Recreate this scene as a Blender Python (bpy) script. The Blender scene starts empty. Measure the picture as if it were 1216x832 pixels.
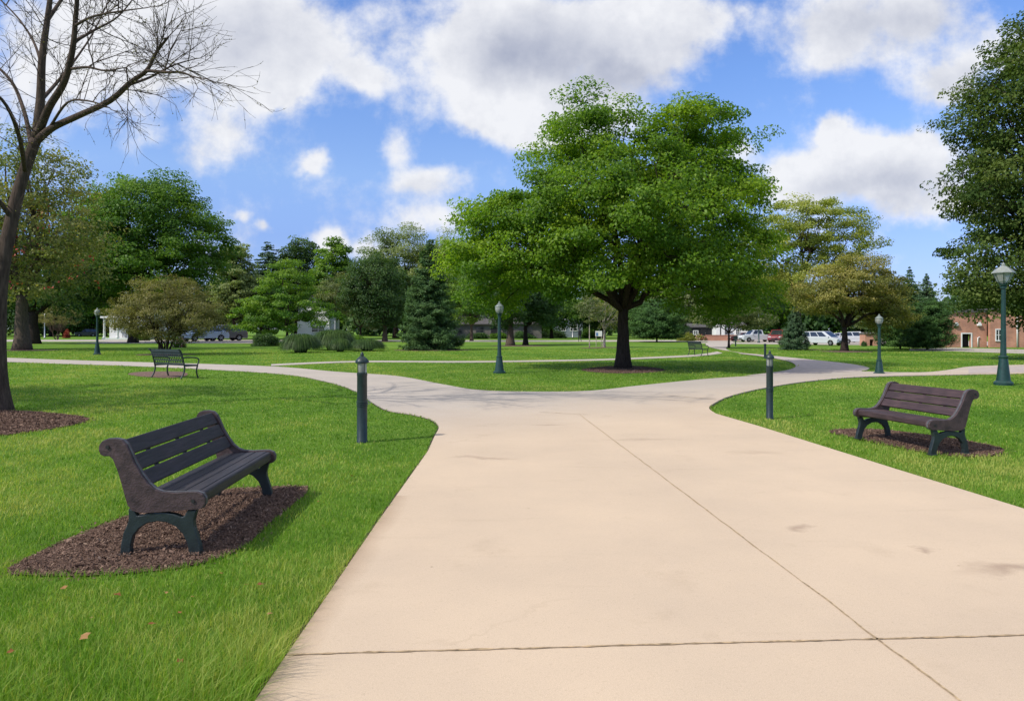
import bpy, bmesh, math, random
import numpy as np
from mathutils import Vector, Matrix, geometry

# ------------------------------------------------------------------ scene, camera
scene = bpy.context.scene
COL = scene.collection
F, HZ, CAMH = 878.0, 391.0, 1.6           # focal length in photo pixels, horizon row, eye height
def G(u, v):                              # ground point seen at photo pixel (u, v)
    Y = F * CAMH / (v - HZ)
    return ((u - 608.0) * Y / F, Y)
def GX(u, Y): return (u - 608.0) * Y / F
def ZH(v, Y): return CAMH + (HZ - v) * Y / F

cam_d = bpy.data.cameras.new('camera')
cam = bpy.data.objects.new('camera', cam_d); COL.objects.link(cam)
cam.location = (0, 0, CAMH); cam.rotation_euler = (math.radians(90), 0, 0)
cam_d.sensor_width = 36; cam_d.lens = 36 * F / 1216
cam_d.shift_y = -(416 - HZ) / 1216
cam_d.clip_start = 0.1; cam_d.clip_end = 4000
scene.camera = cam
scene.view_settings.view_transform = 'Standard'; scene.view_settings.look = 'None'
scene.view_settings.exposure = 0; scene.view_settings.gamma = 1
scene.render.engine = 'CYCLES'
scene.cycles.use_denoising = True
scene.cycles.max_bounces = 6; scene.cycles.diffuse_bounces = 3; scene.cycles.glossy_bounces = 2
scene.cycles.transmission_bounces = 4; scene.cycles.transparent_max_bounces = 8
scene.cycles.sample_clamp_indirect = 4

# ------------------------------------------------------------------ materials
def newmat(name):
    m = bpy.data.materials.new(name); m.use_nodes = True
    nt = m.node_tree
    return m, nt, nt.nodes, nt.links, nt.nodes['Principled BSDF']

def rgb(*c): return (c[0], c[1], c[2], 1.0)

def simple(name, col, rough=0.6, var=0.25, scale=8.0, metal=0.0, bump=0.0, bscale=60.0, spec=0.4, coat=0.0):
    m, nt, N, L, P = newmat(name)
    tc = N.new('ShaderNodeTexCoord')
    no = N.new('ShaderNodeTexNoise'); no.inputs['Scale'].default_value = scale; no.inputs['Detail'].default_value = 6
    L.new(tc.outputs['Object'], no.inputs['Vector'])
    cr = N.new('ShaderNodeValToRGB')
    a = tuple(c * (1 - var) for c in col); b = tuple(min(1, c * (1 + var)) for c in col)
    cr.color_ramp.elements[0].color = rgb(*a); cr.color_ramp.elements[1].color = rgb(*b)
    cr.color_ramp.elements[0].position = .3; cr.color_ramp.elements[1].position = .7
    L.new(no.outputs['Fac'], cr.inputs['Fac']); L.new(cr.outputs['Color'], P.inputs['Base Color'])
    P.inputs['Roughness'].default_value = rough; P.inputs['Metallic'].default_value = metal
    P.inputs['Specular IOR Level'].default_value = spec
    P.inputs['Coat Weight'].default_value = coat
    if bump:
        n2 = N.new('ShaderNodeTexNoise'); n2.inputs['Scale'].default_value = bscale; n2.inputs['Detail'].default_value = 5
        L.new(tc.outputs['Object'], n2.inputs['Vector'])
        bp = N.new('ShaderNodeBump'); bp.inputs['Strength'].default_value = bump; bp.inputs['Distance'].default_value = .02
        L.new(n2.outputs['Fac'], bp.inputs['Height']); L.new(bp.outputs['Normal'], P.inputs['Normal'])
    return m

def leafmat(name, dark, mid, light, trans=0.3, rough=0.5, spec=0.3):
    if trans > 0 and name not in ('grass_blades', 'flower_petal', 'red_leaf', 'dry_leaf'):
        dark, mid, light = [tuple(c*g for c, g in zip(t, (1.34, 1.30, 1.25))) for t in (dark, mid, light)]; trans = min(.5, trans+.08)
    m, nt, N, L, P = newmat(name)
    at = N.new('ShaderNodeAttribute'); at.attribute_name = 'tint'
    cr = N.new('ShaderNodeValToRGB')
    cr.color_ramp.elements[0].color = rgb(*dark); cr.color_ramp.elements[1].color = rgb(*light)
    e = cr.color_ramp.elements.new(.5); e.color = rgb(*mid)
    L.new(at.outputs['Fac'], cr.inputs['Fac']); L.new(cr.outputs['Color'], P.inputs['Base Color'])
    P.inputs['Roughness'].default_value = rough; P.inputs['Specular IOR Level'].default_value = spec
    tr = N.new('ShaderNodeBsdfTranslucent')
    mx = N.new('ShaderNodeMix'); mx.data_type = 'RGBA'; mx.blend_type = 'MULTIPLY'; mx.inputs['Factor'].default_value = 1
    L.new(cr.outputs['Color'], mx.inputs['A']); mx.inputs['B'].default_value = (1.25, 1.3, .55, 1)
    L.new(mx.outputs['Result'], tr.inputs['Color'])
    ms = N.new('ShaderNodeMixShader'); ms.inputs['Fac'].default_value = trans
    L.new(P.outputs['BSDF'], ms.inputs[1]); L.new(tr.outputs['BSDF'], ms.inputs[2])
    L.new(ms.outputs['Shader'], N['Material Output'].inputs['Surface'])
    return m

def barkmat(name, col, scale=5.0):
    m, nt, N, L, P = newmat(name)
    tc = N.new('ShaderNodeTexCoord'); mp = N.new('ShaderNodeMapping')
    mp.inputs['Scale'].default_value = (scale * 2.2, scale * 2.2, scale * .35)
    L.new(tc.outputs['Object'], mp.inputs['Vector'])
    no = N.new('ShaderNodeTexNoise'); no.inputs['Scale'].default_value = 2.0; no.inputs['Detail'].default_value = 8
    no.inputs['Roughness'].default_value = .65
    L.new(mp.outputs['Vector'], no.inputs['Vector'])
    cr = N.new('ShaderNodeValToRGB')
    cr.color_ramp.elements[0].color = rgb(*(c * .45 for c in col)); cr.color_ramp.elements[0].position = .32
    cr.color_ramp.elements[1].color = rgb(*(c * 1.35 for c in col)); cr.color_ramp.elements[1].position = .7
    L.new(no.outputs['Fac'], cr.inputs['Fac']); L.new(cr.outputs['Color'], P.inputs['Base Color'])
    P.inputs['Roughness'].default_value = .9; P.inputs['Specular IOR Level'].default_value = .15
    bp = N.new('ShaderNodeBump'); bp.inputs['Strength'].default_value = .9; bp.inputs['Distance'].default_value = .04
    L.new(no.outputs['Fac'], bp.inputs['Height']); L.new(bp.outputs['Normal'], P.inputs['Normal'])
    return m

def lawnmat():
    m, nt, N, L, P = newmat('lawn_turf')
    tc = N.new('ShaderNodeTexCoord')
    def noise(sc, det=4, rough=.55, stretch=None):
        n = N.new('ShaderNodeTexNoise'); n.inputs['Scale'].default_value = sc; n.inputs['Detail'].default_value = det
        n.inputs['Roughness'].default_value = rough
        if stretch:
            mp = N.new('ShaderNodeMapping'); mp.inputs['Scale'].default_value = stretch
            L.new(tc.outputs['Object'], mp.inputs['Vector']); L.new(mp.outputs['Vector'], n.inputs['Vector'])
        else: L.new(tc.outputs['Object'], n.inputs['Vector'])
        return n
    big = noise(.12, 5, .6); mid = noise(1.3, 5); fine = noise(38, 4, .7)
    cr = N.new('ShaderNodeValToRGB')
    cr.color_ramp.elements[0].color = (.090, .200, .020, 1); cr.color_ramp.elements[0].position = .3
    cr.color_ramp.elements[1].color = (.185, .295, .042, 1); cr.color_ramp.elements[1].position = .72
    L.new(big.outputs['Fac'], cr.inputs['Fac'])
    cr2 = N.new('ShaderNodeValToRGB')
    cr2.color_ramp.elements[0].color = (.62, .70, .60, 1); cr2.color_ramp.elements[0].position = .3
    cr2.color_ramp.elements[1].color = (1.25, 1.18, 1.1, 1); cr2.color_ramp.elements[1].position = .72
    L.new(mid.outputs['Fac'], cr2.inputs['Fac'])
    cr3 = N.new('ShaderNodeValToRGB')
    cr3.color_ramp.elements[0].color = (.70, .70, .66, 1); cr3.color_ramp.elements[0].position = .3
    cr3.color_ramp.elements[1].color = (1.2, 1.2, 1.2, 1); cr3.color_ramp.elements[1].position = .7
    L.new(fine.outputs['Fac'], cr3.inputs['Fac'])
    m1 = N.new('ShaderNodeMix'); m1.data_type = 'RGBA'; m1.blend_type = 'MULTIPLY'; m1.inputs['Factor'].default_value = .75
    L.new(cr.outputs['Color'], m1.inputs['A']); L.new(cr2.outputs['Color'], m1.inputs['B'])
    m2 = N.new('ShaderNodeMix'); m2.data_type = 'RGBA'; m2.blend_type = 'MULTIPLY'; m2.inputs['Factor'].default_value = .8
    L.new(m1.outputs['Result'], m2.inputs['A']); L.new(cr3.outputs['Color'], m2.inputs['B'])
    L.new(m2.outputs['Result'], P.inputs['Base Color'])
    P.inputs['Roughness'].default_value = .9; P.inputs['Specular IOR Level'].default_value = .1
    bp = N.new('ShaderNodeBump'); bp.inputs['Strength'].default_value = .8; bp.inputs['Distance'].default_value = .05
    L.new(fine.outputs['Fac'], bp.inputs['Height']); L.new(bp.outputs['Normal'], P.inputs['Normal'])
    return m

def concretemat():
    m, nt, N, L, P = newmat('beige_concrete')
    tc = N.new('ShaderNodeTexCoord')
    def noise(sc, det=5, rough=.6, stretch=None):
        n = N.new('ShaderNodeTexNoise'); n.inputs['Scale'].default_value = sc; n.inputs['Detail'].default_value = det
        n.inputs['Roughness'].default_value = rough
        if stretch:
            mp = N.new('ShaderNodeMapping'); mp.inputs['Scale'].default_value = stretch
            L.new(tc.outputs['Object'], mp.inputs['Vector']); L.new(mp.outputs['Vector'], n.inputs['Vector'])
        else: L.new(tc.outputs['Object'], n.inputs['Vector'])
        return n
    def ramp(src, p0, c0, p1, c1):
        r = N.new('ShaderNodeValToRGB')
        r.color_ramp.elements[0].position = p0; r.color_ramp.elements[0].color = rgb(*c0)
        r.color_ramp.elements[1].position = p1; r.color_ramp.elements[1].color = rgb(*c1)
        L.new(src, r.inputs['Fac']); return r
    def mul(a, b, f):
        x = N.new('ShaderNodeMix'); x.data_type = 'RGBA'; x.blend_type = 'MULTIPLY'; x.inputs['Factor'].default_value = f
        L.new(a, x.inputs['A']); L.new(b, x.inputs['B']); return x.outputs['Result']
    sep = N.new('ShaderNodeSeparateXYZ'); L.new(tc.outputs['Object'], sep.inputs['Vector'])
    # the older slab of the junction is greyer than the pour in front
    wob = noise(.9, 4)
    ad = N.new('ShaderNodeMath'); ad.operation = 'MULTIPLY_ADD'; ad.inputs[1].default_value = 3.0
    sx_ = N.new('ShaderNodeMath'); sx_.operation = 'MULTIPLY_ADD'; sx_.inputs[1].default_value = -.8; L.new(sep.outputs['X'], sx_.inputs[0]); L.new(sep.outputs['Y'], sx_.inputs[2])
    L.new(wob.outputs['Fac'], ad.inputs[0]); L.new(sx_.outputs[0], ad.inputs[2])
    mr = N.new('ShaderNodeMapRange'); mr.inputs['From Min'].default_value = 11.0; mr.inputs['From Max'].default_value = 20.0; mr.interpolation_type = 'SMOOTHSTEP'
    L.new(ad.outputs[0], mr.inputs['Value'])
    base = N.new('ShaderNodeMix'); base.data_type = 'RGBA'
    base.inputs['A'].default_value = (.600, .474, .338, 1); base.inputs['B'].default_value = (.455, .405, .345, 1)
    L.new(mr.outputs['Result'], base.inputs['Factor'])
    big = noise(.45, 5, .6); stain = noise(1.6, 6, .62); fine = noise(220, 3, .7); grit = noise(60, 4, .6)
    streak = noise(1.0, 5, .6, (.35, 3.2, 1))
    c = mul(base.outputs['Result'], ramp(big.outputs['Fac'], .3, (.86, .86, .88), .7, (1.06, 1.05, 1.04)).outputs['Color'], .8)
    c = mul(c, ramp(stain.outputs['Fac'], .24, (.78, .76, .74), .40, (1, 1, 1)).outputs['Color'], .45)
    c = mul(c, ramp(streak.outputs['Fac'], .27, (.80, .79, .78), .40, (1, 1, 1)).outputs['Color'], .4)
    c = mul(c, ramp(fine.outputs['Fac'], .3, (.76, .75, .74), .7, (1.14, 1.14, 1.14)).outputs['Color'], .8)
    c = mul(c, ramp(grit.outputs['Fac'], .26, (.74, .72, .70), .42, (1, 1, 1)).outputs['Color'], .5)
    # a few hairline cracks, broken up by noise
    cw = noise(2.2, 4, .6); cv = N.new('ShaderNodeTexVoronoi'); cv.feature = 'DISTANCE_TO_EDGE'; cv.inputs['Scale'].default_value = .16
    wv = N.new('ShaderNodeVectorMath'); wv.operation = 'MULTIPLY_ADD'; wv.inputs[1].default_value = (.7, .7, 0); L.new(cw.outputs['Color'], wv.inputs[0]); L.new(tc.outputs['Object'], wv.inputs[2]); L.new(wv.outputs[0], cv.inputs['Vector'])
    ck = ramp(cv.outputs['Distance'], .0005, (.55, .50, .45), .0016, (1, 1, 1)).outputs['Color']; km = ramp(big.outputs['Fac'], .48, (0, 0, 0), .60, (.22, .22, .22)).outputs['Color']
    cm = N.new('ShaderNodeMix'); cm.data_type = 'RGBA'; cm.blend_type = 'MULTIPLY'; L.new(km, cm.inputs['Factor']); L.new(c, cm.inputs['A']); L.new(ck, cm.inputs['B']); c = cm.outputs['Result']
    vo = N.new('ShaderNodeTexVoronoi'); vo.inputs['Scale'].default_value = 2.3; L.new(tc.outputs['Object'], vo.inputs['Vector'])
    c = mul(c, ramp(vo.outputs['Distance'], .012, (.52, .48, .45), .03, (1, 1, 1)).outputs['Color'], .8)
    # old damp stains and scuffs on the slab
    for sx0, sy0, ra, rb, k in ((3.22, 4.86, .42, .20, .34), (2.30, 5.86, .14, .10, .30), (2.92, 5.27, .12, .07, .30), (-.35, 9.1, .5, .10, .22), (1.9, 10.6, .7, .16, .18), (.55, 12.2, .45, .10, .25), (3.1, 9.4, .5, .2, .15)):
        dv_ = N.new('ShaderNodeVectorMath'); dv_.operation = 'SUBTRACT'; L.new(wv.outputs[0], dv_.inputs[0]); dv_.inputs[1].default_value = (sx0+.35, sy0+.35, 0)
        ds = N.new('ShaderNodeVectorMath'); ds.operation = 'MULTIPLY'; L.new(dv_.outputs[0], ds.inputs[0]); ds.inputs[1].default_value = (1/ra, 1/rb, 0)
        dl = N.new('ShaderNodeVectorMath'); dl.operation = 'LENGTH'; L.new(ds.outputs[0], dl.inputs[0])
        c = mul(c, ramp(dl.outputs['Value'], .2, (1-k*.9, 1-k, 1-k), 1.0, (1, 1, 1)).outputs['Color'], 1)
    # soil washed over the margin along the left lawn
    ax = N.new('ShaderNodeMath'); ax.operation = 'MULTIPLY_ADD'; ax.inputs[1].default_value = -.16; L.new(stain.outputs['Fac'], ax.inputs[0])
    yl = N.new('ShaderNodeMapRange'); yl.inputs['From Min'].default_value = 7.0; yl.inputs['From Max'].default_value = 9.5; yl.inputs['To Max'].default_value = 30; L.new(sep.outputs['Y'], yl.inputs['Value'])
    xl = N.new('ShaderNodeMath'); L.new(sep.outputs['X'], xl.inputs[0]); L.new(yl.outputs['Result'], xl.inputs[1]); L.new(xl.outputs[0], ax.inputs[2])
    me_ = N.new('ShaderNodeMapRange'); me_.inputs['From Min'].default_value = -1.17; me_.inputs['From Max'].default_value = -1.02; L.new(ax.outputs[0], me_.inputs['Value'])
    c = mul(c, ramp(me_.outputs['Result'], 0, (.76, .71, .67), 1, (1, 1, 1)).outputs['Color'], .9)
    L.new(c, P.inputs['Base Color'])
    P.inputs['Roughness'].default_value = .85; P.inputs['Specular IOR Level'].default_value = .2
    bp = N.new('ShaderNodeBump'); bp.inputs['Strength'].default_value = .25; bp.inputs['Distance'].default_value = .004
    L.new(fine.outputs['Fac'], bp.inputs['Height']); L.new(bp.outputs['Normal'], P.inputs['Normal'])
    return m

def brickmat(name, c1, c2, mortar, scale=1.0):
    m, nt, N, L, P = newmat(name)
    tc = N.new('ShaderNodeTexCoord')
    # box mapping: choose (x,z) or (y,z) by the face's normal, so courses run level on every wall
    sp = N.new('ShaderNodeSeparateXYZ'); L.new(tc.outputs['Object'], sp.inputs['Vector'])
    ad = N.new('ShaderNodeMath'); ad.operation = 'ADD'; L.new(sp.outputs['X'], ad.inputs[0]); L.new(sp.outputs['Y'], ad.inputs[1])
    cb = N.new('ShaderNodeCombineXYZ'); L.new(ad.outputs[0], cb.inputs['X']); L.new(sp.outputs['Z'], cb.inputs['Y'])
    br = N.new('ShaderNodeTexBrick'); br.inputs['Scale'].default_value = scale
    br.inputs['Brick Width'].default_value = .24; br.inputs['Row Height'].default_value = .08; br.inputs['Mortar Size'].default_value = .008
    br.inputs['Color1'].default_value = rgb(*c1); br.inputs['Color2'].default_value = rgb(*c2); br.inputs['Mortar'].default_value = rgb(*mortar)
    L.new(cb.outputs[0], br.inputs['Vector'])
    no = N.new('ShaderNodeTexNoise'); no.inputs['Scale'].default_value = .8; no.inputs['Detail'].default_value = 6
    L.new(tc.outputs['Object'], no.inputs['Vector'])
    cr = N.new('ShaderNodeValToRGB'); cr.color_ramp.elements[0].position = .3; cr.color_ramp.elements[0].color = (.7, .7, .7, 1)
    cr.color_ramp.elements[1].position = .7; cr.color_ramp.elements[1].color = (1.15, 1.15, 1.15, 1)
    L.new(no.outputs['Fac'], cr.inputs['Fac'])
    mx = N.new('ShaderNodeMix'); mx.data_type = 'RGBA'; mx.blend_type = 'MULTIPLY'; mx.inputs['Factor'].default_value = 1
    L.new(br.outputs['Color'], mx.inputs['A']); L.new(cr.outputs['Color'], mx.inputs['B'])
    L.new(mx.outputs['Result'], P.inputs['Base Color']); P.inputs['Roughness'].default_value = .9
    return m

def sidingmat(name, col):
    m, nt, N, L, P = newmat(name)
    tc = N.new('ShaderNodeTexCoord'); sp = N.new('ShaderNodeSeparateXYZ'); L.new(tc.outputs['Object'], sp.inputs['Vector'])
    mu = N.new('ShaderNodeMath'); mu.operation = 'MULTIPLY'; mu.inputs[1].default_value = 5.5; L.new(sp.outputs['Z'], mu.inputs[0])
    fr = N.new('ShaderNodeMath'); fr.operation = 'FRACT'; L.new(mu.outputs[0], fr.inputs[0])
    cr = N.new('ShaderNodeValToRGB'); cr.color_ramp.elements[0].color = rgb(*(c * .6 for c in col)); cr.color_ramp.elements[0].position = 0
    cr.color_ramp.elements[1].color = rgb(*col); cr.color_ramp.elements[1].position = .14
    L.new(fr.outputs[0], cr.inputs['Fac']); L.new(cr.outputs['Color'], P.inputs['Base Color']); P.inputs['Roughness'].default_value = .6
    bp = N.new('ShaderNodeBump'); bp.inputs['Strength'].default_value = .5; bp.inputs['Distance'].default_value = .02
    L.new(fr.outputs[0], bp.inputs['Height']); L.new(bp.outputs['Normal'], P.inputs['Normal'])
    return m

def glassmat(name, col=(.02, .025, .03), rough=.05):
    m, nt, N, L, P = newmat(name)
    P.inputs['Base Color'].default_value = rgb(*col); P.inputs['Roughness'].default_value = rough
    P.inputs['Specular IOR Level'].default_value = .8
    return m

def clearglass(name):
    m, nt, N, L, P = newmat(name)
    P.inputs['Base Color'].default_value = (.52, .54, .49, 1); P.inputs['Roughness'].default_value = .35
    P.inputs['Transmission Weight'].default_value = .55; P.inputs['IOR'].default_value = 1.3
    return m

M = {}
M['lawn'] = lawnmat()
M['concrete'] = concretemat()
M['soil'] = simple('edge_soil', (.045, .032, .022), .95, .5, 30, bump=.6)
M['joint'] = simple('joint_dirt', (.36, .26, .15), .95, .55, 25)
M['path_grey'] = simple('grey_path_tone', (.42, .355, .32), .9, .16, 3, bump=.2, bscale=150)  # grey for the path sheets, with tree shade put into the colour
M['road'] = simple('pale_road', (.40, .35, .30), .9, .14, 1.2)
M['mulch'] = simple('mulch_ground', (.15, .092, .066), .95, .6, 40, bump=1.0, bscale=45)
M['chips'] = leafmat('mulch_chips', (.095, .058, .043), (.185, .118, .086), (.34, .24, .175), trans=0, rough=.9, spec=.1)
M['grass'] = leafmat('grass_blades', (.078, .190, .014), (.175, .330, .030), (.42, .45, .11), trans=.42, rough=.55, spec=.22)
def boardmat(name, col):
    m, nt, N, L, P = newmat(name)
    tc = N.new('ShaderNodeTexCoord'); mp = N.new('ShaderNodeMapping'); mp.inputs['Scale'].default_value = (26, 1.4, 26); L.new(tc.outputs['Object'], mp.inputs['Vector'])
    g = N.new('ShaderNodeTexNoise'); g.inputs['Scale'].default_value = 2.4; g.inputs['Detail'].default_value = 8; g.inputs['Roughness'].default_value = .65; L.new(mp.outputs['Vector'], g.inputs['Vector'])
    w = N.new('ShaderNodeTexNoise'); w.inputs['Scale'].default_value = 3.5; w.inputs['Detail'].default_value = 6; L.new(tc.outputs['Object'], w.inputs['Vector'])
    cr = N.new('ShaderNodeValToRGB'); cr.color_ramp.elements[0].position = .34; cr.color_ramp.elements[0].color = rgb(*(c*.55 for c in col)); cr.color_ramp.elements[1].position = .68; cr.color_ramp.elements[1].color = rgb(*(c*1.45 for c in col)); L.new(g.outputs['Fac'], cr.inputs['Fac'])
    c2 = N.new('ShaderNodeValToRGB'); c2.color_ramp.elements[0].position = .36; c2.color_ramp.elements[0].color = (1, 1, 1, 1); c2.color_ramp.elements[1].position = .72; c2.color_ramp.elements[1].color = (1.9, 1.85, 1.8, 1); L.new(w.outputs['Fac'], c2.inputs['Fac'])
    mx = N.new('ShaderNodeMix'); mx.data_type = 'RGBA'; mx.blend_type = 'MULTIPLY'; mx.inputs['Factor'].default_value = .8; L.new(cr.outputs['Color'], mx.inputs['A']); L.new(c2.outputs['Color'], mx.inputs['B']); L.new(mx.outputs['Result'], P.inputs['Base Color'])
    rr_ = N.new('ShaderNodeMapRange'); rr_.inputs['To Min'].default_value = .42; rr_.inputs['To Max'].default_value = .75; L.new(w.outputs['Fac'], rr_.inputs['Value']); L.new(rr_.outputs['Result'], P.inputs['Roughness'])
    P.inputs['Specular IOR Level'].default_value = .4
    bp = N.new('ShaderNodeBump'); bp.inputs['Strength'].default_value = .45; bp.inputs['Distance'].default_value = .006; L.new(g.outputs['Fac'], bp.inputs['Height']); L.new(bp.outputs['Normal'], P.inputs['Normal'])
    return m
M['bench_board'] = boardmat('stained_board', (.040, .024, .025))
M['bench_panel'] = simple('purple_brown_panel', (.060, .037, .037), .5, .42, 14, bump=.25, bscale=70, spec=.45)
M['teal_iron'] = simple('green_black_iron', (.015, .024, .025), .45, .3, 12, bump=.15, bscale=80, spec=.5)
M['rim'] = simple('worn_rim', (.085, .085, .088), .45, .3, 20)
M['lamp_green'] = simple('dark_green_paint', (.010, .040, .034), .38, .25, 10, bump=.1, bscale=60, spec=.5)
M['post_green'] = simple('bollard_paint', (.013, .028, .028), .4, .3, 14, bump=.15, bscale=70, spec=.5)
M['lens'] = clearglass('lantern_glass')
M['bright_metal'] = simple('galvanised', (.45, .45, .46), .4, .2, 20, metal=.8)
M['far_iron'] = simple('far_bench_iron', (.022, .032, .034), .45, .25, 10)
M['bark_dark'] = barkmat('dark_bark', (.045, .032, .026))
M['bark_mid'] = barkmat('brown_bark', (.115, .085, .062))
M['bark_pale'] = barkmat('pale_bark', (.42, .36, .30))
M['bark_bare'] = barkmat('bare_bark', (.088, .064, .050))
# foliage (dark, mid, light)
M['lf_center'] = leafmat('linden_leaf', (.050, .120, .010), (.108, .205, .014), (.205, .310, .026), .42)
M['lf_maple'] = leafmat('maple_leaf', (.040, .104, .013), (.082, .170, .020), (.150, .250, .032), .37)
M['lf_right'] = leafmat('chestnut_leaf', (.030, .060, .014), (.058, .098, .020), (.105, .140, .036), .26, .6, .12)
M['lf_olive'] = leafmat('olive_leaf', (.090, .122, .030), (.165, .190, .052), (.260, .245, .090), .4)
M['lf_brown'] = leafmat('brown_shrub_leaf', (.085, .090, .028), (.145, .145, .046), (.225, .210, .080), .32)
M['lf_fresh'] = leafmat('fresh_leaf', (.040, .098, .014), (.075, .155, .022), (.135, .220, .034), .36)
M['lf_dark'] = leafmat('dark_leaf', (.026, .060, .018), (.046, .096, .028), (.085, .142, .042), .34)
M['lf_grey'] = leafmat('greygreen_leaf', (.070, .102, .040), (.120, .155, .060), (.190, .215, .095), .32)
M['lf_yellow'] = leafmat('yellowgreen_leaf', (.105, .150, .026), (.205, .255, .045), (.320, .340, .075), .38)
M['lf_autumn'] = leafmat('autumn_leaf', (.098, .112, .030), (.185, .192, .050), (.295, .265, .080), .36)
M['lf_spruce'] = leafmat('spruce_needle', (.024, .062, .019), (.050, .108, .032), (.095, .168, .052), .16, .6)
M['lf_blue'] = leafmat('blue_spruce_needle', (.026, .062, .030), (.052, .104, .050), (.096, .160, .080), .14, .6)
M['lf_yew'] = leafmat('yew_leaf', (.018, .054, .014), (.040, .098, .022), (.085, .170, .036), .15, .6)
M['lf_pale'] = leafmat('pale_leaf', (.105, .150, .050), (.170, .225, .080), (.250, .295, .125), .36)
M['lf_bright'] = leafmat('bright_leaf', (.050, .125, .014), (.095, .190, .022), (.165, .265, .034), .38)
M['lf_red'] = leafmat('red_leaf', (.20, .030, .020), (.33, .05, .035), (.42, .10, .07), .3)
M['lf_pink'] = leafmat('flower_petal', (.50, .08, .10), (.62, .28, .30), (.78, .66, .66), .3)
M['lf_reed'] = leafmat('fountain_blade', (.014, .040, .008), (.032, .074, .015), (.078, .130, .032), .24)
M['lf_gold'] = leafmat('gold_shrub_leaf', (.10, .13, .02), (.18, .21, .035), (.29, .31, .07), .3)
M['dead_leaf'] = leafmat('dry_leaf', (.20, .07, .02), (.33, .13, .035), (.42, .24, .10), .2)
M['white_paint'] = simple('white_paint', (.76, .76, .74), .5, .06, 2)
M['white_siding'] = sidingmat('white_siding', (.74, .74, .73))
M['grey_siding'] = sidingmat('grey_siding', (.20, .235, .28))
M['shade_siding'] = sidingmat('shaded_white_siding', (.40, .41, .45))  # white siding copied darker to stand for its shaded side
M['roof'] = simple('roof_shingle', (.085, .08, .08), .9, .3, 4, bump=.4, bscale=20)
M['brick'] = brickmat('red_brick', (.56, .235, .145), (.45, .185, .115), (.52, .40, .31))
M['stone'] = brickmat('grey_stone', (.15, .135, .12), (.11, .10, .09), (.2, .18, .16), .45)
M['glass'] = glassmat('dark_glass')
M['dark'] = simple('dark_interior', (.012, .012, .014), .8, .2, 3)
M['tyre'] = simple('tyre_rubber', (.015, .015, .015), .85, .2, 10)
M['rim_alloy'] = simple('alloy_rim', (.42, .42, .43), .35, .1, 10, metal=.7)
M['lamp_glass'] = glassmat('headlight', (.62, .63, .62), .15)
M['tail_red'] = glassmat('tail_red', (.35, .02, .02), .2)
M['trim'] = simple('black_trim', (.02, .02, .02), .6, .2, 10)
CARCOL = {'navy': (.018, .024, .045), 'silver': (.42, .50, .60), 'charcoal': (.12, .105, .12), 'white': (.52, .54, .56),
          'red': (.20, .018, .022), 'maroon': (.075, .018, .022)}
for k, c in CARCOL.items(): M['car_' + k] = simple('car_paint_' + k, c, .28, .03, 2, metal=.25 if k in ('silver', 'charcoal') else 0, coat=.6)

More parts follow.
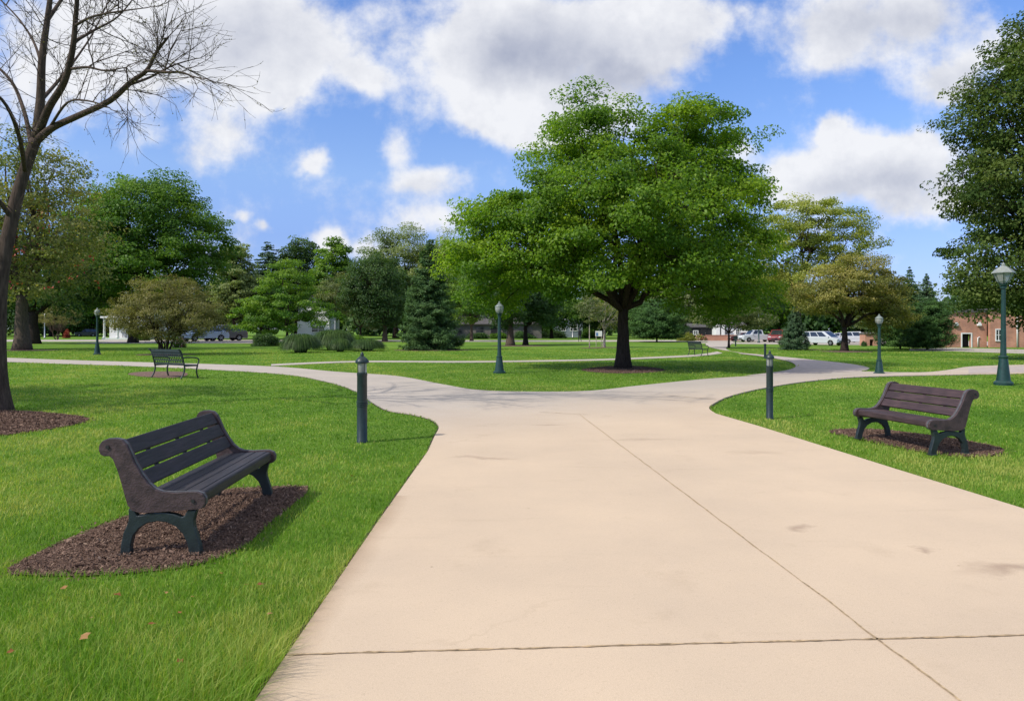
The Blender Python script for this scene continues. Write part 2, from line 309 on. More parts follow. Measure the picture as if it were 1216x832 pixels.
# ------------------------------------------------------------------ mesh helpers
class MB:
    def __init__(s): s.v, s.f = [], []
    def add(s, verts, faces, mat=None):
        b = len(s.v)
        for p in verts: s.v.append(tuple(mat @ Vector(p)) if mat is not None else tuple(p))
        for f in faces: s.f.append(tuple(i + b for i in f))
        return s
    def box(s, c, d, mat=None, rot=None):
        x, y, z = d[0] / 2, d[1] / 2, d[2] / 2
        P = [Vector(p) for p in ((-x,-y,-z),(x,-y,-z),(x,y,-z),(-x,y,-z),(-x,-y,z),(x,-y,z),(x,y,z),(-x,y,z))]
        if rot is not None: P = [rot @ p for p in P]
        P = [p + Vector(c) for p in P]
        return s.add(P, [(0,3,2,1),(4,5,6,7),(0,1,5,4),(1,2,6,5),(2,3,7,6),(3,0,4,7)], mat)
    def tube(s, pts, rad, n=8, cap=True):
        pts = [Vector(p) for p in pts]
        if not hasattr(rad, '__len__'): rad = [rad] * len(pts)
        ref = None; rings = []
        for i, p in enumerate(pts):
            t = (pts[min(i+1, len(pts)-1)] - pts[max(i-1, 0)])
            if t.length < 1e-9: t = Vector((0,0,1))
            t.normalize()
            if ref is None: ref = t.orthogonal().normalized()
            ref = (ref - t * ref.dot(t))
            if ref.length < 1e-6: ref = t.orthogonal()
            ref.normalize(); q = t.cross(ref)
            rings.append([p + (ref * math.cos(2*math.pi*k/n) + q * math.sin(2*math.pi*k/n)) * rad[i] for k in range(n)])
        b = len(s.v)
        for r in rings:
            for p in r: s.v.append(tuple(p))
        for i in range(len(rings)-1):
            for k in range(n):
                s.f.append((b+i*n+k, b+i*n+(k+1)%n, b+(i+1)*n+(k+1)%n, b+(i+1)*n+k))
        if cap:
            s.f.append(tuple(b+k for k in reversed(range(n)))); s.f.append(tuple(b+(len(rings)-1)*n+k for k in range(n)))
        return s
    def lathe(s, prof, n=20, c=(0,0,0), mat=None):       # prof: (r, z) from bottom to top
        b = len(s.v); V = []
        for r, z in prof:
            for k in range(n):
                a = 2*math.pi*k/n; V.append((c[0]+r*math.cos(a), c[1]+r*math.sin(a), c[2]+z))
        Fc = []
        for i in range(len(prof)-1):
            for k in range(n): Fc.append((i*n+k, i*n+(k+1)%n, (i+1)*n+(k+1)%n, (i+1)*n+k))
        if prof[0][0] > 1e-4: Fc.append(tuple(reversed(range(n))))
        if prof[-1][0] > 1e-4: Fc.append(tuple((len(prof)-1)*n+k for k in range(n)))
        return s.add(V, Fc, mat)
    def prism(s, poly, y0, y1):                          # polygon in (x, z) extruded along y
        n = len(poly); V = [(x, y0, z) for x, z in poly] + [(x, y1, z) for x, z in poly]
        tris = geometry.tessellate_polygon([[Vector((x, z, 0)) for x, z in poly]])
        Fc = []
        ar = sum(poly[i][0]*poly[(i+1)%n][1]-poly[(i+1)%n][0]*poly[i][1] for i in range(n))
        for t in tris:
            a = (poly[t[1]][0]-poly[t[0]][0])*(poly[t[2]][1]-poly[t[0]][1])-(poly[t[2]][0]-poly[t[0]][0])*(poly[t[1]][1]-poly[t[0]][1])
            t = tuple(t) if a > 0 else (t[0], t[2], t[1])
            Fc.append(t); Fc.append((t[2]+n, t[1]+n, t[0]+n))
        for i in range(n):
            j = (i+1) % n
            Fc.append((j, i, i+n, j+n) if ar > 0 else (i, j, j+n, i+n))
        return s.add(V, Fc)
    def build(s, name, mat, parent=None, smooth=False, bevel=0, seg=2, mesh_only=False):
        me = bpy.data.meshes.new(name); me.from_pydata(s.v, [], s.f); me.update()
        me.materials.append(mat)
        if smooth: me.shade_smooth()
        o = bpy.data.objects.new(name, me); COL.objects.link(o)
        if parent is not None: o.parent = parent
        if bevel:
            w = o.modifiers.new('weld', 'WELD'); w.merge_threshold = .0005
            b = o.modifiers.new('bevel', 'BEVEL'); b.width = bevel; b.segments = seg; b.limit_method = 'ANGLE'; b.angle_limit = math.radians(35)
        if smooth and bevel == 0 and smooth != 'all':
            try: me.set_sharp_from_angle(angle=math.radians(42))
            except Exception: pass
        return o

def thing(name, label, cat, loc=(0,0,0), rz=0, group=None):
    o = bpy.data.objects.new(name, None); COL.objects.link(o); o.empty_display_size = .2
    o.location = loc; o.rotation_euler = (0, 0, rz); o['label'] = label; o['category'] = cat
    if group: o['group'] = group
    return o
def tag(o, label, cat, group=None):
    o['label'] = label; o['category'] = cat
    if group: o['group'] = group
    return o
def struct(o): o['kind'] = 'structure'; return o
def dup(root, loc, rz, label, group=None, scale=None):
    r = root.copy(); COL.objects.link(r); r.location = loc; r.rotation_euler = (0, 0, rz); r['label'] = label
    if group: r['group'] = group
    if scale is not None: r.scale = scale
    for ch in list(root.children):
        c = ch.copy(); COL.objects.link(c); c.parent = r
        for g in list(ch.children):
            d = g.copy(); COL.objects.link(d); d.parent = c
    return r

def quad_mesh(name, V, nper, faces_local, tint, mat, parent=None):
    """many identical small pieces: V (N, nper, 3), faces_local: list of index tuples, tint (N,)"""
    N = V.shape[0]
    co = V.reshape(-1, 3).astype(np.float32)
    loops = []; tot = []
    fl = [np.array(f) for f in faces_local]
    base = (np.arange(N) * nper)[:, None]
    idx = np.concatenate([base + f[None, :] for f in fl], axis=1).reshape(-1)
    per = np.array([len(f) for f in fl]); totals = np.tile(per, N)
    starts = np.concatenate([[0], np.cumsum(totals)[:-1]])
    me = bpy.data.meshes.new(name)
    me.vertices.add(len(co)); me.vertices.foreach_set('co', co.ravel())
    me.loops.add(len(idx)); me.loops.foreach_set('vertex_index', idx.astype(np.int32))
    me.polygons.add(len(totals)); me.polygons.foreach_set('loop_start', starts.astype(np.int32))
    at = me.attributes.new('tint', 'FLOAT', 'POINT')
    at.data.foreach_set('value', np.repeat(tint, nper).astype(np.float32))
    me.update(); me.validate()
    me.materials.append(mat)
    o = bpy.data.objects.new(name, me); COL.objects.link(o)
    if parent is not None: o.parent = parent
    return o

def norm(a): return a / np.maximum(np.linalg.norm(a, axis=-1, keepdims=True), 1e-9)

def leaves(name, C, Nn, T, L, W, tint, mat, parent, fold=.18):
    """leaf-shaped folded quads at C with normal Nn, axis T"""
    T = norm(T - Nn * np.sum(T * Nn, -1, keepdims=True)); S = np.cross(Nn, T)
    L = np.asarray(L)[:, None]; W = np.asarray(W)[:, None]
    V = np.stack([C - T*L*.5, C + S*W*.5 + Nn*W*fold + T*L*.05, C + T*L*.5 - Nn*L*.12, C - S*W*.5 + Nn*W*fold + T*L*.05], 1)
    return quad_mesh(name, V, 4, [(0,1,2,3)], tint, mat, parent)

def catmull(P, sub=8, closed=False):
    P = [np.array(p, float) for p in P]; n = len(P); out = []
    rng = range(n) if closed else range(n-1)
    for i in rng:
        if closed: a, b, c, d = P[(i-1)%n], P[i], P[(i+1)%n], P[(i+2)%n]
        else: a, b, c, d = P[max(i-1,0)], P[i], P[i+1], P[min(i+2,n-1)]
        for k in range(sub):
            t = k / sub
            out.append(.5*((2*b)+(-a+c)*t+(2*a-5*b+4*c-d)*t*t+(-a+3*b-3*c+d)*t**3))
    if not closed: out.append(P[-1])
    return [tuple(p) for p in out]

def inside(poly, X, Y):
    poly = np.asarray(poly); r = np.zeros(len(X), bool); n = len(poly); j = n-1
    for i in range(n):
        xi, yi = poly[i]; xj, yj = poly[j]
        c = ((yi > Y) != (yj > Y)) & (X < (xj-xi)*(Y-yi)/((yj-yi) if yj != yi else 1e-12)+xi)
        r ^= c; j = i
    return r

def grow_poly(poly, d):
    n = len(poly); ar = sum(poly[i][0]*poly[(i+1)%n][1]-poly[(i+1)%n][0]*poly[i][1] for i in range(n)); sg = 1 if ar > 0 else -1
    out = []
    for i in range(n):
        a, b = np.array(poly[i-1]), np.array(poly[(i+1)%n]); t = b-a; l = np.linalg.norm(t)
        if l < 1e-9: out.append(tuple(poly[i])); continue
        t /= l; out.append((poly[i][0]+sg*t[1]*d, poly[i][1]-sg*t[0]*d))
    return out

def slab(name, poly, z0, z1, mat, bevel=0):
    tris = geometry.tessellate_polygon([[Vector((x, y, 0)) for x, y in poly]])
    n = len(poly); V = [(x, y, z1) for x, y in poly] + [(x, y, z0) for x, y in poly]; Fc = []
    ar = sum(poly[i][0]*poly[(i+1)%n][1]-poly[(i+1)%n][0]*poly[i][1] for i in range(n))
    for t in tris:
        a = (poly[t[1]][0]-poly[t[0]][0])*(poly[t[2]][1]-poly[t[0]][1])-(poly[t[2]][0]-poly[t[0]][0])*(poly[t[1]][1]-poly[t[0]][1])
        Fc.append(tuple(t) if a > 0 else (t[0], t[2], t[1]))
    if z1 > z0:
        for i in range(n):
            j = (i+1) % n; Fc.append((i, i+n, j+n, j) if ar > 0 else (j, j+n, i+n, i))
    else: V = V[:n]
    mb = MB(); mb.add(V, Fc); return struct(mb.build(name, mat))

# ------------------------------------------------------------------ ground, paths, beds
MB().add([(-1600,-300,0),(1600,-300,0),(1600,2600,0),(-1600,2600,0)], [(0,1,2,3)]).build('lawn', M['lawn'])['kind'] = 'structure'

def GL(*pts): return [G(u, v) for u, v in pts]
left_edge = [(-1.06,-6.0), (-1.08,0.0), (-1.09,3.2), (-1.10,6.0), (-1.09,8.84)] + catmull([(-1.09,9.6), *GL((516,520),(521,508),(512,499),(490,493),(461,488),(443,479),(420,464),(385,453),(335,444.5),(240,438.5),(150,434.5),(70,432),(0,429.5),(-180,424)), ], 6)
upper_left = catmull(GL((-180,420),(0,425),(70,427.5),(150,430),(240,432.5),(330,436),(400,442),(470,447),(525,457),(572,464.3),(650,466),(706,464.5),(760,458.5),(840,450.5),(905,446),(935,441.5),(949,435),(938,428.5),(905,422.5),(870,417.5),(846,413),(838,409),(842,404.5)), 6)
right_back = catmull(GL((872,404.5),(868,409),(862,413.5),(872,418),(905,421.5),(960,427),(1010,432.5),(1032,437.5),(1022,441.5)), 6)
thin_right = catmull(GL((1060,442.6),(1100,442.5),(1128,439.5),(1155,435.5),(1216,433.5),(1330,431)), 6)
right_edge = catmull(GL((1330,440),(1216,444),(1160,445),(1110,446),(1060,447),(1010,448.8),(955,454),(905,462),(868,471),(848,480),(842,486),(850,492.5)), 6) + [(4.02,12.1),(4.33,8.41),(4.5,6.5),(4.75,3.0),(5.3,-6.0)]
path_poly = left_edge + upper_left + right_back + thin_right + right_edge
slab('concrete_path', path_poly, -.05, .028, M['concrete'])
slab('soil_edge', grow_poly(path_poly, .035), .005, .005, M['soil'])

shade_poly = catmull(GL((886,446.8),(912,443.6),(936,439.8),(945,435),(935,429.2),(905,423.5),(878,420.2),(884,419.8),(905,421.9),(960,427.6),(1008,433),(1028,437.6),(1016,441.3),(985,443.2),(940,444.8)), 5, closed=True)
slab('path_shade_sheet', shade_poly, .032, .032, M['path_grey'])  # grey sheet over the concrete; tree shade painted as its colour
walk_poly = GL((1150,444),(1150,438),(1216,435),(1320,432.5),(1320,439),(1216,443))
slab('grey_walk', walk_poly, .032, .032, M['path_grey'])  # grey sheet over the concrete walk
far_path = catmull(GL((322,432.6),(425,428.7),(560,428.9),(690,427),(760,424.6),(826,421.2),(852,417.5)), 6) + catmull(GL((858,419.6),(828,423.2),(760,426.4),(690,428.8),(560,430.6),(425,430.4),(322,434.8)), 6)
slab('far_footpath', far_path, .004, .020, M['concrete'])
slab('road', [(-190,97),(-60,96),(5,95),(30,97),(30,110),(5,108),(-60,112),(-190,118)], .004, .03, M['road'])
slab('left_parking_lot', [(-50,84.5),(-28,84),(-27,95.9),(-52,95.9)], .004, .026, M['road'])
slab('right_parking_lot', [(22,84),(30,78),(44,72),(60,70),(62,96),(62,130),(30.2,130),(30.2,90),(22,92)], .004, .022, M['road'])
slab('brick_drive', GL((1080,414.6),(1130,413),(1216,415.2),(1420,419),(1420,426),(1216,420),(1130,417),(1080,416.3)), .004, .024, M['road'])

# slab joints: ragged ribbons of soil and moss pressed in between the pours
rj = random.Random(5)
def joint(name, a, b, w, n=90, amp=.006, mat='joint'):
    a, b = np.array(a), np.array(b); t = (b-a)/np.linalg.norm(b-a); q = np.array([-t[1], t[0]]); V = []; off = 0
    for i in range(n+1):
        p = a+(b-a)*i/n; off = off*.8+rj.gauss(0, amp*.5); ww = w*(.45+rj.random()*.9)
        for s in (-1, 1): V.append((*(p+q*(off+s*ww*.5)), .0325))
    MB().add(V, [(2*i, 2*i+1, 2*i+3, 2*i+2) for i in range(n)]).build(name, M[mat])['kind'] = 'structure'
joint('lengthwise_joint', (2.28,-3.0), (1.25,13.6), .010, 220, .005)
joint('crosswise_joint', (-1.085,3.575), (4.70,3.93), .015, 150, .0035)
joint('junction_joint', G(786,470.5), G(850,475.5), .03, 40, .01)
joint('junction_crack', G(700,494), G(640,491), .02, 40, .02)

beds = {}
def bed(name, pix=None, poly=None, z=.012):
    p = catmull(pix and GL(*pix) or poly, 6 if name != 'bench_left' else 2, closed=True); beds[name] = p
    c = np.mean(p, 0); n = len(p); V = [(c[0], c[1], z+.03)]; Fc = []; K = 5
    for k in range(1, K+1):
        t = k/K
        for q in p: V.append((c[0]+(q[0]-c[0])*t, c[1]+(q[1]-c[1])*t, z+.03*(1-t**3)))
    for i in range(n): Fc.append((0, 1+i, 1+(i+1) % n))
    for k in range(K-1):
        for i in range(n): Fc.append((1+k*n+i, 1+(k+1)*n+i, 1+(k+1)*n+(i+1) % n, 1+k*n+(i+1) % n))
    ar = sum(p[i][0]*p[(i+1)%n][1]-p[(i+1)%n][0]*p[i][1] for i in range(n))
    if ar < 0: Fc = [tuple(reversed(f)) for f in Fc]
    mb = MB(); mb.add(V, Fc); return struct(mb.build('mulch_bed', M['mulch'], smooth='all'))
def ell(cx, cy, rx, ry, n=14, seed=0):
    r = random.Random(seed); return [(cx+rx*math.cos(2*math.pi*i/n)*(1+r.uniform(-.1,.1)), cy+ry*math.sin(2*math.pi*i/n)*(1+r.uniform(-.1,.1))) for i in range(n)]
bed('bench_left', pix=[(8,679),(60,652),(120,626),(185,604),(250,585),(310,580.5),(366,579.5),(352,597),(325,618),(302,640),(272,660),(205,677),(100,685),(30,684)])
bed('bench_right', pix=[(984,513),(1010,510.5),(1050,512),(1110,519),(1165,528),(1192,535),(1180,541.5),(1140,542.5),(1095,537),(1045,527),(1003,518)])
bed('bare', pix=[(-130,497),(-60,489),(0,488.5),(55,491),(103,497),(92,504),(45,512),(-20,519),(-120,516)])
bed('center', pix=[(690,439.5),(708,436.5),(740,434.5),(775,436.5),(790,440),(770,442.6),(740,443.4),(712,442.6)])
bed('benchfar', pix=[(152,444),(170,441.5),(215,441.5),(222,446),(200,449),(165,447)])
for nm, u, v, rx, ry in (('spruce',512,415.8,2.9,1.9),('pair',617,410.8,2.9,1.6),('sap',702,413.3,.9,.9),('white',722,412.6,1.4,1.2),('autumn',1004,417.6,1.7,1.6),('blue',950,415,1.9,1.2),('olive',30,416,2.2,1.6),('shrub',195,421,1.8,1.4),('dark',458,405.5,2,3)):
    x, y = G(u, v); bed(nm, poly=ell(x, y, rx, ry, seed=len(nm)))

# ------------------------------------------------------------------ grass blades and mulch chips (uncountable)
rs = np.random.default_rng(11)
def blades():
    Cs = []
    n_total = 0
    # sample depth with density ~ (4/Y)^1.9
    edges = np.geomspace(2.3, 62, 34)
    for y0, y1 in zip(edges[:-1], edges[1:]):
        ym = (y0*y1)**.5; dens = min(6200, 6200*(4.2/ym)**2.0)
        hw = y1*.80+1.6; n = int(dens*(y1-y0)*2*hw)
        X = rs.uniform(-hw, hw, n); Y = rs.uniform(y0, y1, n); Cs.append(np.stack([X, Y], 1))
    C = np.concatenate(Cs); X, Y = C[:,0], C[:,1]
    keep = ~inside(grow_poly(path_poly, .012), X, Y)
    for b in beds.values(): keep &= ~inside(b, X, Y)
    keep &= ~(inside(far_path, X, Y))
    C = C[keep]; X, Y = C[:,0], C[:,1]; n = len(C)
    # lush and thin patches
    ph = np.sin(X*1.7+.6*Y)+np.sin(Y*1.3-.8*X+1.3)+np.sin(X*.55+Y*.31+2.)*1.2
    near = Y < 3.9
    h = rs.uniform(.022, .048, n)*(1+.10*ph)*np.where(Y < 5.5, 1.0+.5*np.clip((5.5-Y)/2, 0, 1), 1.0)
    # longer, unmown tuft along the path edge at the front left
    tuft = np.exp(-(((X+1.25)/.34)**2+((Y-3.15)/.45)**2)) + .7*np.exp(-(((X+2.3)/.5)**2+((Y-3.0)/.3)**2))
    h = h*(1+1.7*tuft)
    edge = inside(grow_poly(path_poly, .07), X, Y); h[edge] *= rs.uniform(.9, 1.7, edge.sum())
    for b in ('bench_left', 'bench_right'):
        h[inside(grow_poly(beds[b], .07), X, Y)] *= 1.35
    w = np.maximum(.0034, .00085*Y)*rs.uniform(.7, 1.35, n)
    a = rs.uniform(0, 2*math.pi, n); d = np.stack([np.cos(a), np.sin(a), 0*a], 1)
    la = a+rs.normal(0, .8, n)+math.pi/2; lean = np.stack([np.cos(la), np.sin(la), 0*la], 1)*(h*rs.uniform(.15, 1.0, n))[:,None]
    # tuft leans out over the concrete
    lean[:,0] += tuft*.05+np.where(edge & (X < 0), rs.uniform(0, .045, n), 0)-np.where(edge & (X > 3), rs.uniform(0, .045, n), 0); lean[:,1] -= tuft*.02
    P0 = np.stack([X, Y, np.full(n, -.003)], 1); up = np.zeros((n,3)); up[:,2] = h
    mid = P0+up*.6+lean*.32; tip = P0+up*(.92)+lean
    s = d*(w*.5)[:,None]
    V = np.stack([P0-s, P0+s, mid+s*.75, mid-s*.75, tip], 1)
    yel = rs.random(n)
    ph2 = np.sin(X*4.1+1.9*Y+.7*np.sin(X*2.3))*np.sin(Y*3.3-1.2*X)
    t = np.clip(.46+.15*ph+.16*ph2+.12*np.sin(X*9+3*np.sin(Y*2.1))*np.sin(Y*7.3+X*2)+rs.normal(0, .19, n), 0, 1)
    t = np.where(yel > .965, 1.0, t)
    o = quad_mesh('grass', V, 5, [(0,1,2,3),(3,2,4)], t, M['grass']); o['kind'] = 'stuff'
    return n
NB = blades()

def chips(name, dens, size):
    Vs = []; T = []
    for b, k in (('bench_left', 1), ('bench_right', .8), ('bare', .45), ('center', .10)):
        p = np.array(beds[b]); x0, y0 = p.min(0)-.12; x1, y1 = p.max(0)+.12; n = int(dens*k*(x1-x0)*(y1-y0))
        X = rs.uniform(x0, x1, n); Y = rs.uniform(y0, y1, n); kp = inside(beds[b], X, Y); stray = inside(grow_poly(beds[b], .12), X, Y) & ~kp & (rs.random(n) < .05); kp |= stray; X, Y = X[kp], Y[kp]; n = len(X); c = p.mean(0)
        bang = np.arctan2(p[:,1]-c[1], p[:,0]-c[0]); brad = np.hypot(p[:,0]-c[0], p[:,1]-c[1]); od = np.argsort(bang); tt = np.hypot(X-c[0], Y-c[1])/np.interp(np.arctan2(Y-c[1], X-c[0]), bang[od], brad[od], period=2*math.pi); lift = .03*np.clip(1-np.clip(tt,0,1)**3, 0, 1)
        L = np.exp(rs.normal(-.15, .5, n))*size*(1 if k > .5 else 1.6); W = L*rs.uniform(.22, .5, n)
        a = rs.uniform(0, math.pi*2, n); tl = rs.normal(0, .45, n)
        t = np.stack([np.cos(a)*np.cos(tl), np.sin(a)*np.cos(tl), np.sin(tl)], 1); s = np.stack([-np.sin(a), np.cos(a), rs.normal(0, .5, n)], 1)
        C = np.stack([X, Y, .015+lift+rs.random(n)*.016], 1)
        Vs.append(np.stack([C-t*L[:,None]*.5-s*W[:,None]*.5, C+t*L[:,None]*.5-s*W[:,None]*.4, C+t*L[:,None]*.45+s*W[:,None]*.5, C-t*L[:,None]*.5+s*W[:,None]*.4], 1))
        T.append(np.clip(rs.normal(.35, .24, n), 0, 1))
    o = quad_mesh(name, np.concatenate(Vs), 4, [(0,1,2,3)], np.concatenate(T), M['chips']); o['kind'] = 'stuff'
chips('mulch_chips', 19000, .0115)

# fallen leaves lying on the near lawn
def fallen(u, v, s, tint, rz, lab):
    x, y = G(u, v); r = np.random.default_rng(int(u)); s *= .72
    pts = []; lob = 5
    for i in range(lob*2):
        a = math.pi*2*i/(lob*2); rr = s*(1 if i % 2 == 0 else .72)*r.uniform(.55, 1.15)*(1+.35*math.cos(a)); pts.append((rr*math.cos(a), rr*math.sin(a), r.uniform(-.2,.5)*s*.5))
    V = np.array([[(0,0,0)]+pts]); n = len(pts)
    o = quad_mesh('fallen_leaf', V, n+1, [(0, 1+i, 1+(i+1) % n) for i in range(n)], np.array([tint]), M['dead_leaf'])
    o.location = (x, y, .055); o.rotation_euler = (r.uniform(-.3,.3), r.uniform(-.3,.3), rz)
    tag(o, lab, 'leaf', 'fallen leaves on the near lawn')
FL = 'small dry fallen leaf scattered on the near lawn'
for u, v, s, t in ((75,708,.028,.8),(140,717,.04,.35),(108,745,.018,.9),(181,752,.03,.2),(213,738,.02,.6),(198,714,.02,.95),(320,740,.03,.9),(293,704,.026,.5),(229,719,.018,.6),(12,786,.03,.3),
                   (418,571,.04,.3),(383,632,.024,.5),(310,704,.04,.15),(213,797,.03,.2),(100,767,.035,.9),(378,602,.022,.4),(263,600+90,.02,.55)):
    fallen(u, v, s, t, u, FL)

# ------------------------------------------------------------------ trees
def branch_path(a, b, rng, sag=.12, n=5, up=.0):
    a, b = np.array(a, float), np.array(b, float); L = np.linalg.norm(b-a); out = []
    j = rng.normal(0, 1, (n+1, 3))*L*.035
    for i in range(n+1):
        t = i/n; p = a+(b-a)*t; p = p+np.array([0,0,1])*L*(up*math.sin(math.pi*t))
        if 0 < i < n: p = p+j[i]
        out.append(p)
    return out

def trunk_profile(h, r, flare=1.55, lean=(0,0), n=7, rng=None):
    pts, rad = [], []
    for i in range(n+1):
        t = i/n; z = h*t
        k = 1+ (flare-1)*math.exp(-t*h/(.9*r*2.2)) ; rr = r*k*(1-.28*t)
        jx = rng.normal(0, r*.05) if rng is not None and 0 < i else 0
        pts.append((lean[0]*t**1.3*h+jx, lean[1]*t**1.3*h, z-.12 if i == 0 else z)); rad.append(rr)
    return pts, rad

def broad_tree(name, label, loc, H, env, trunk_h, trunk_r, leaf, bark, nclump=60, clump_r=1.0, nleaf=20000, lsize=.2, flat=.5, seed=1,
               nlimb=6, group=None, cat='tree', droop=.0, spr=9, lean=(0,0), clear=None, shell=.55, tintspread=.22, multi=0, sprig=.42, bare=0.0, build=True):
    rng = np.random.default_rng(seed)
    root = thing(name, label, cat, loc, 0, group)
    env = [(np.array(c, float), np.array(r, float)) for c, r in env]
    # clump centres spread through the envelope
    vol = np.array([np.prod(r)**(2/3) for _, r in env]); vol /= vol.sum()
    pts = []
    def cand():
        k = rng.choice(len(env), p=vol); c, r = env[k]
        d = norm(rng.normal(0, 1, 3)); s = shell+(1-shell)*rng.random()**.7
        return c+d*r*s*.9
    for i in range(nclump):
        best, bd = None, -1
        for _ in range(9):
            p = cand()
            if p[2] < trunk_h*.72: continue
            if clear and p[2] < clear[1] and math.hypot(p[0], p[1]) < clear[0]: continue
            dd = min([np.linalg.norm((p-q)*np.array([1,1,1.5])) for q in pts] or [9])
            if dd > bd: best, bd = p, dd
        if best is not None: pts.append(best)
    pts = np.array(pts); ctr = pts.mean(0)
    # woody skeleton
    mb = MB()
    if multi:
        k = multi
        tops = []
        for i in range(k):
            a = 2*math.pi*i/k+rng.uniform(-.3,.3); q = np.array([math.cos(a)*trunk_h*.55, math.sin(a)*trunk_h*.55, trunk_h*rng.uniform(.85,1.2)])
            s0 = np.array([math.cos(a)*trunk_r*1.5, math.sin(a)*trunk_r*1.5, -.1])
            mb.tube(branch_path(s0, q, rng, n=5), np.linspace(trunk_r, trunk_r*.55, 6), 7); tops.append(q)
        tops = np.array(tops); near = np.argmin(((pts[:,None,:]-tops[None])**2).sum(-1), 1); hubs = tops; hr = np.full(k, trunk_r*.55)
    else:
        tp, tr = trunk_profile(trunk_h, trunk_r, lean=lean, rng=rng)
        mb.tube(tp, tr, 14); top = np.array(tp[-1])
        # limb hubs by k-means over the clumps
        cen = pts[rng.choice(len(pts), min(nlimb, len(pts)), replace=False)].copy()
        for _ in range(8):
            near = np.argmin(((pts[:,None,:]-cen[None])**2).sum(-1), 1)
            for i in range(len(cen)):
                if (near == i).any(): cen[i] = pts[near == i].mean(0)
        hubs = []; hr = []
        for i, c in enumerate(cen):
            hub = top+(c-top)*.62; hub[2] = max(hub[2], top[2]+.35*(c[2]-top[2])); r0 = trunk_r*.50
            st = top-np.array([0,0,trunk_h*.08*rng.random()])
            pth = branch_path(st, hub, rng, n=5, up=.06); mb.tube(pth, np.linspace(r0, r0*.5, 6), 9); hubs.append(hub); hr.append(r0*.5)
        # leader continues upward
        ld = np.array([ctr[0], ctr[1], pts[:,2].max()*.93]); mb.tube(branch_path(top, ld, rng, n=6), np.linspace(trunk_r*.62, trunk_r*.06, 7), 9)
        hubs = np.array(hubs); hr = np.array(hr)
    for p, k in zip(pts, near):
        r0 = hr[k]*.55; pth = branch_path(hubs[k], p, rng, n=5, up=.05); mb.tube(pth, np.linspace(r0, max(.012, r0*.2), 6), 6)
    # twigs and sprigs
    nl_c = max(1, nleaf//len(pts)); Cc, Nn, Tt, Ti = [], [], [], []
    for p in pts:
        out = p-ctr; out[2] *= .5; out = out/max(1e-6, np.linalg.norm(out)); cr = clump_r*rng.uniform(.7, 1.25)
        ctint = rng.normal(.5, tintspread)
        sub = norm(rng.normal(0, 1, (spr, 3)))*np.array([1,1,flat])*cr*(rng.random((spr,1))**.45)
        sub += out*cr*.25
        if droop: sub[:,2] -= droop*np.linalg.norm(sub[:,:2], axis=1)**1.3
        for s in sub[:max(3, spr//2)]:
            mb.tube([p, p+s*.55+np.array([0,0,.04*cr]), p+s], [max(.010, .012*cr), .009, .004], 4, cap=False)
        n = nl_c; k = rng.integers(0, spr, n); g = rng.normal(0, 1, (n,3)); g = g/np.maximum(1, np.linalg.norm(g, axis=1, keepdims=True)/1.5)
        sd = norm(sub); off = g*np.array([1,1,.42])*cr*sprig
        q = p+sub[k]+off
        nn = norm(np.array([0,0,.62])+out*.32+norm(sub[k])*.38+rng.normal(0, .55, (n,3)))
        Cc.append(q); Nn.append(nn); Tt.append(norm(norm(sub[k])+rng.normal(0, .7, (n,3))+np.array([0,0,-.35])))
        # lower leaves of each sprig are a little darker, upper ones lighter
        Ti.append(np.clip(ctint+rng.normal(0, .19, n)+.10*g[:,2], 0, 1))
    Cc, Nn, Tt, Ti = map(np.concatenate, (Cc, Nn, Tt, Ti)); n = len(Cc)
    kp = Cc[:,2] > trunk_h*.5
    if bare: kp &= rng.random(n) > bare
    Cc, Nn, Tt, Ti = Cc[kp], Nn[kp], Tt[kp], Ti[kp]; n = len(Cc); L = rng.uniform(.7, 1.25, n)*lsize
    mb.build('trunk', bark, root, smooth='all')
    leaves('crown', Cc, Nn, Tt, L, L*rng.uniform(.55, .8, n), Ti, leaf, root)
    return root

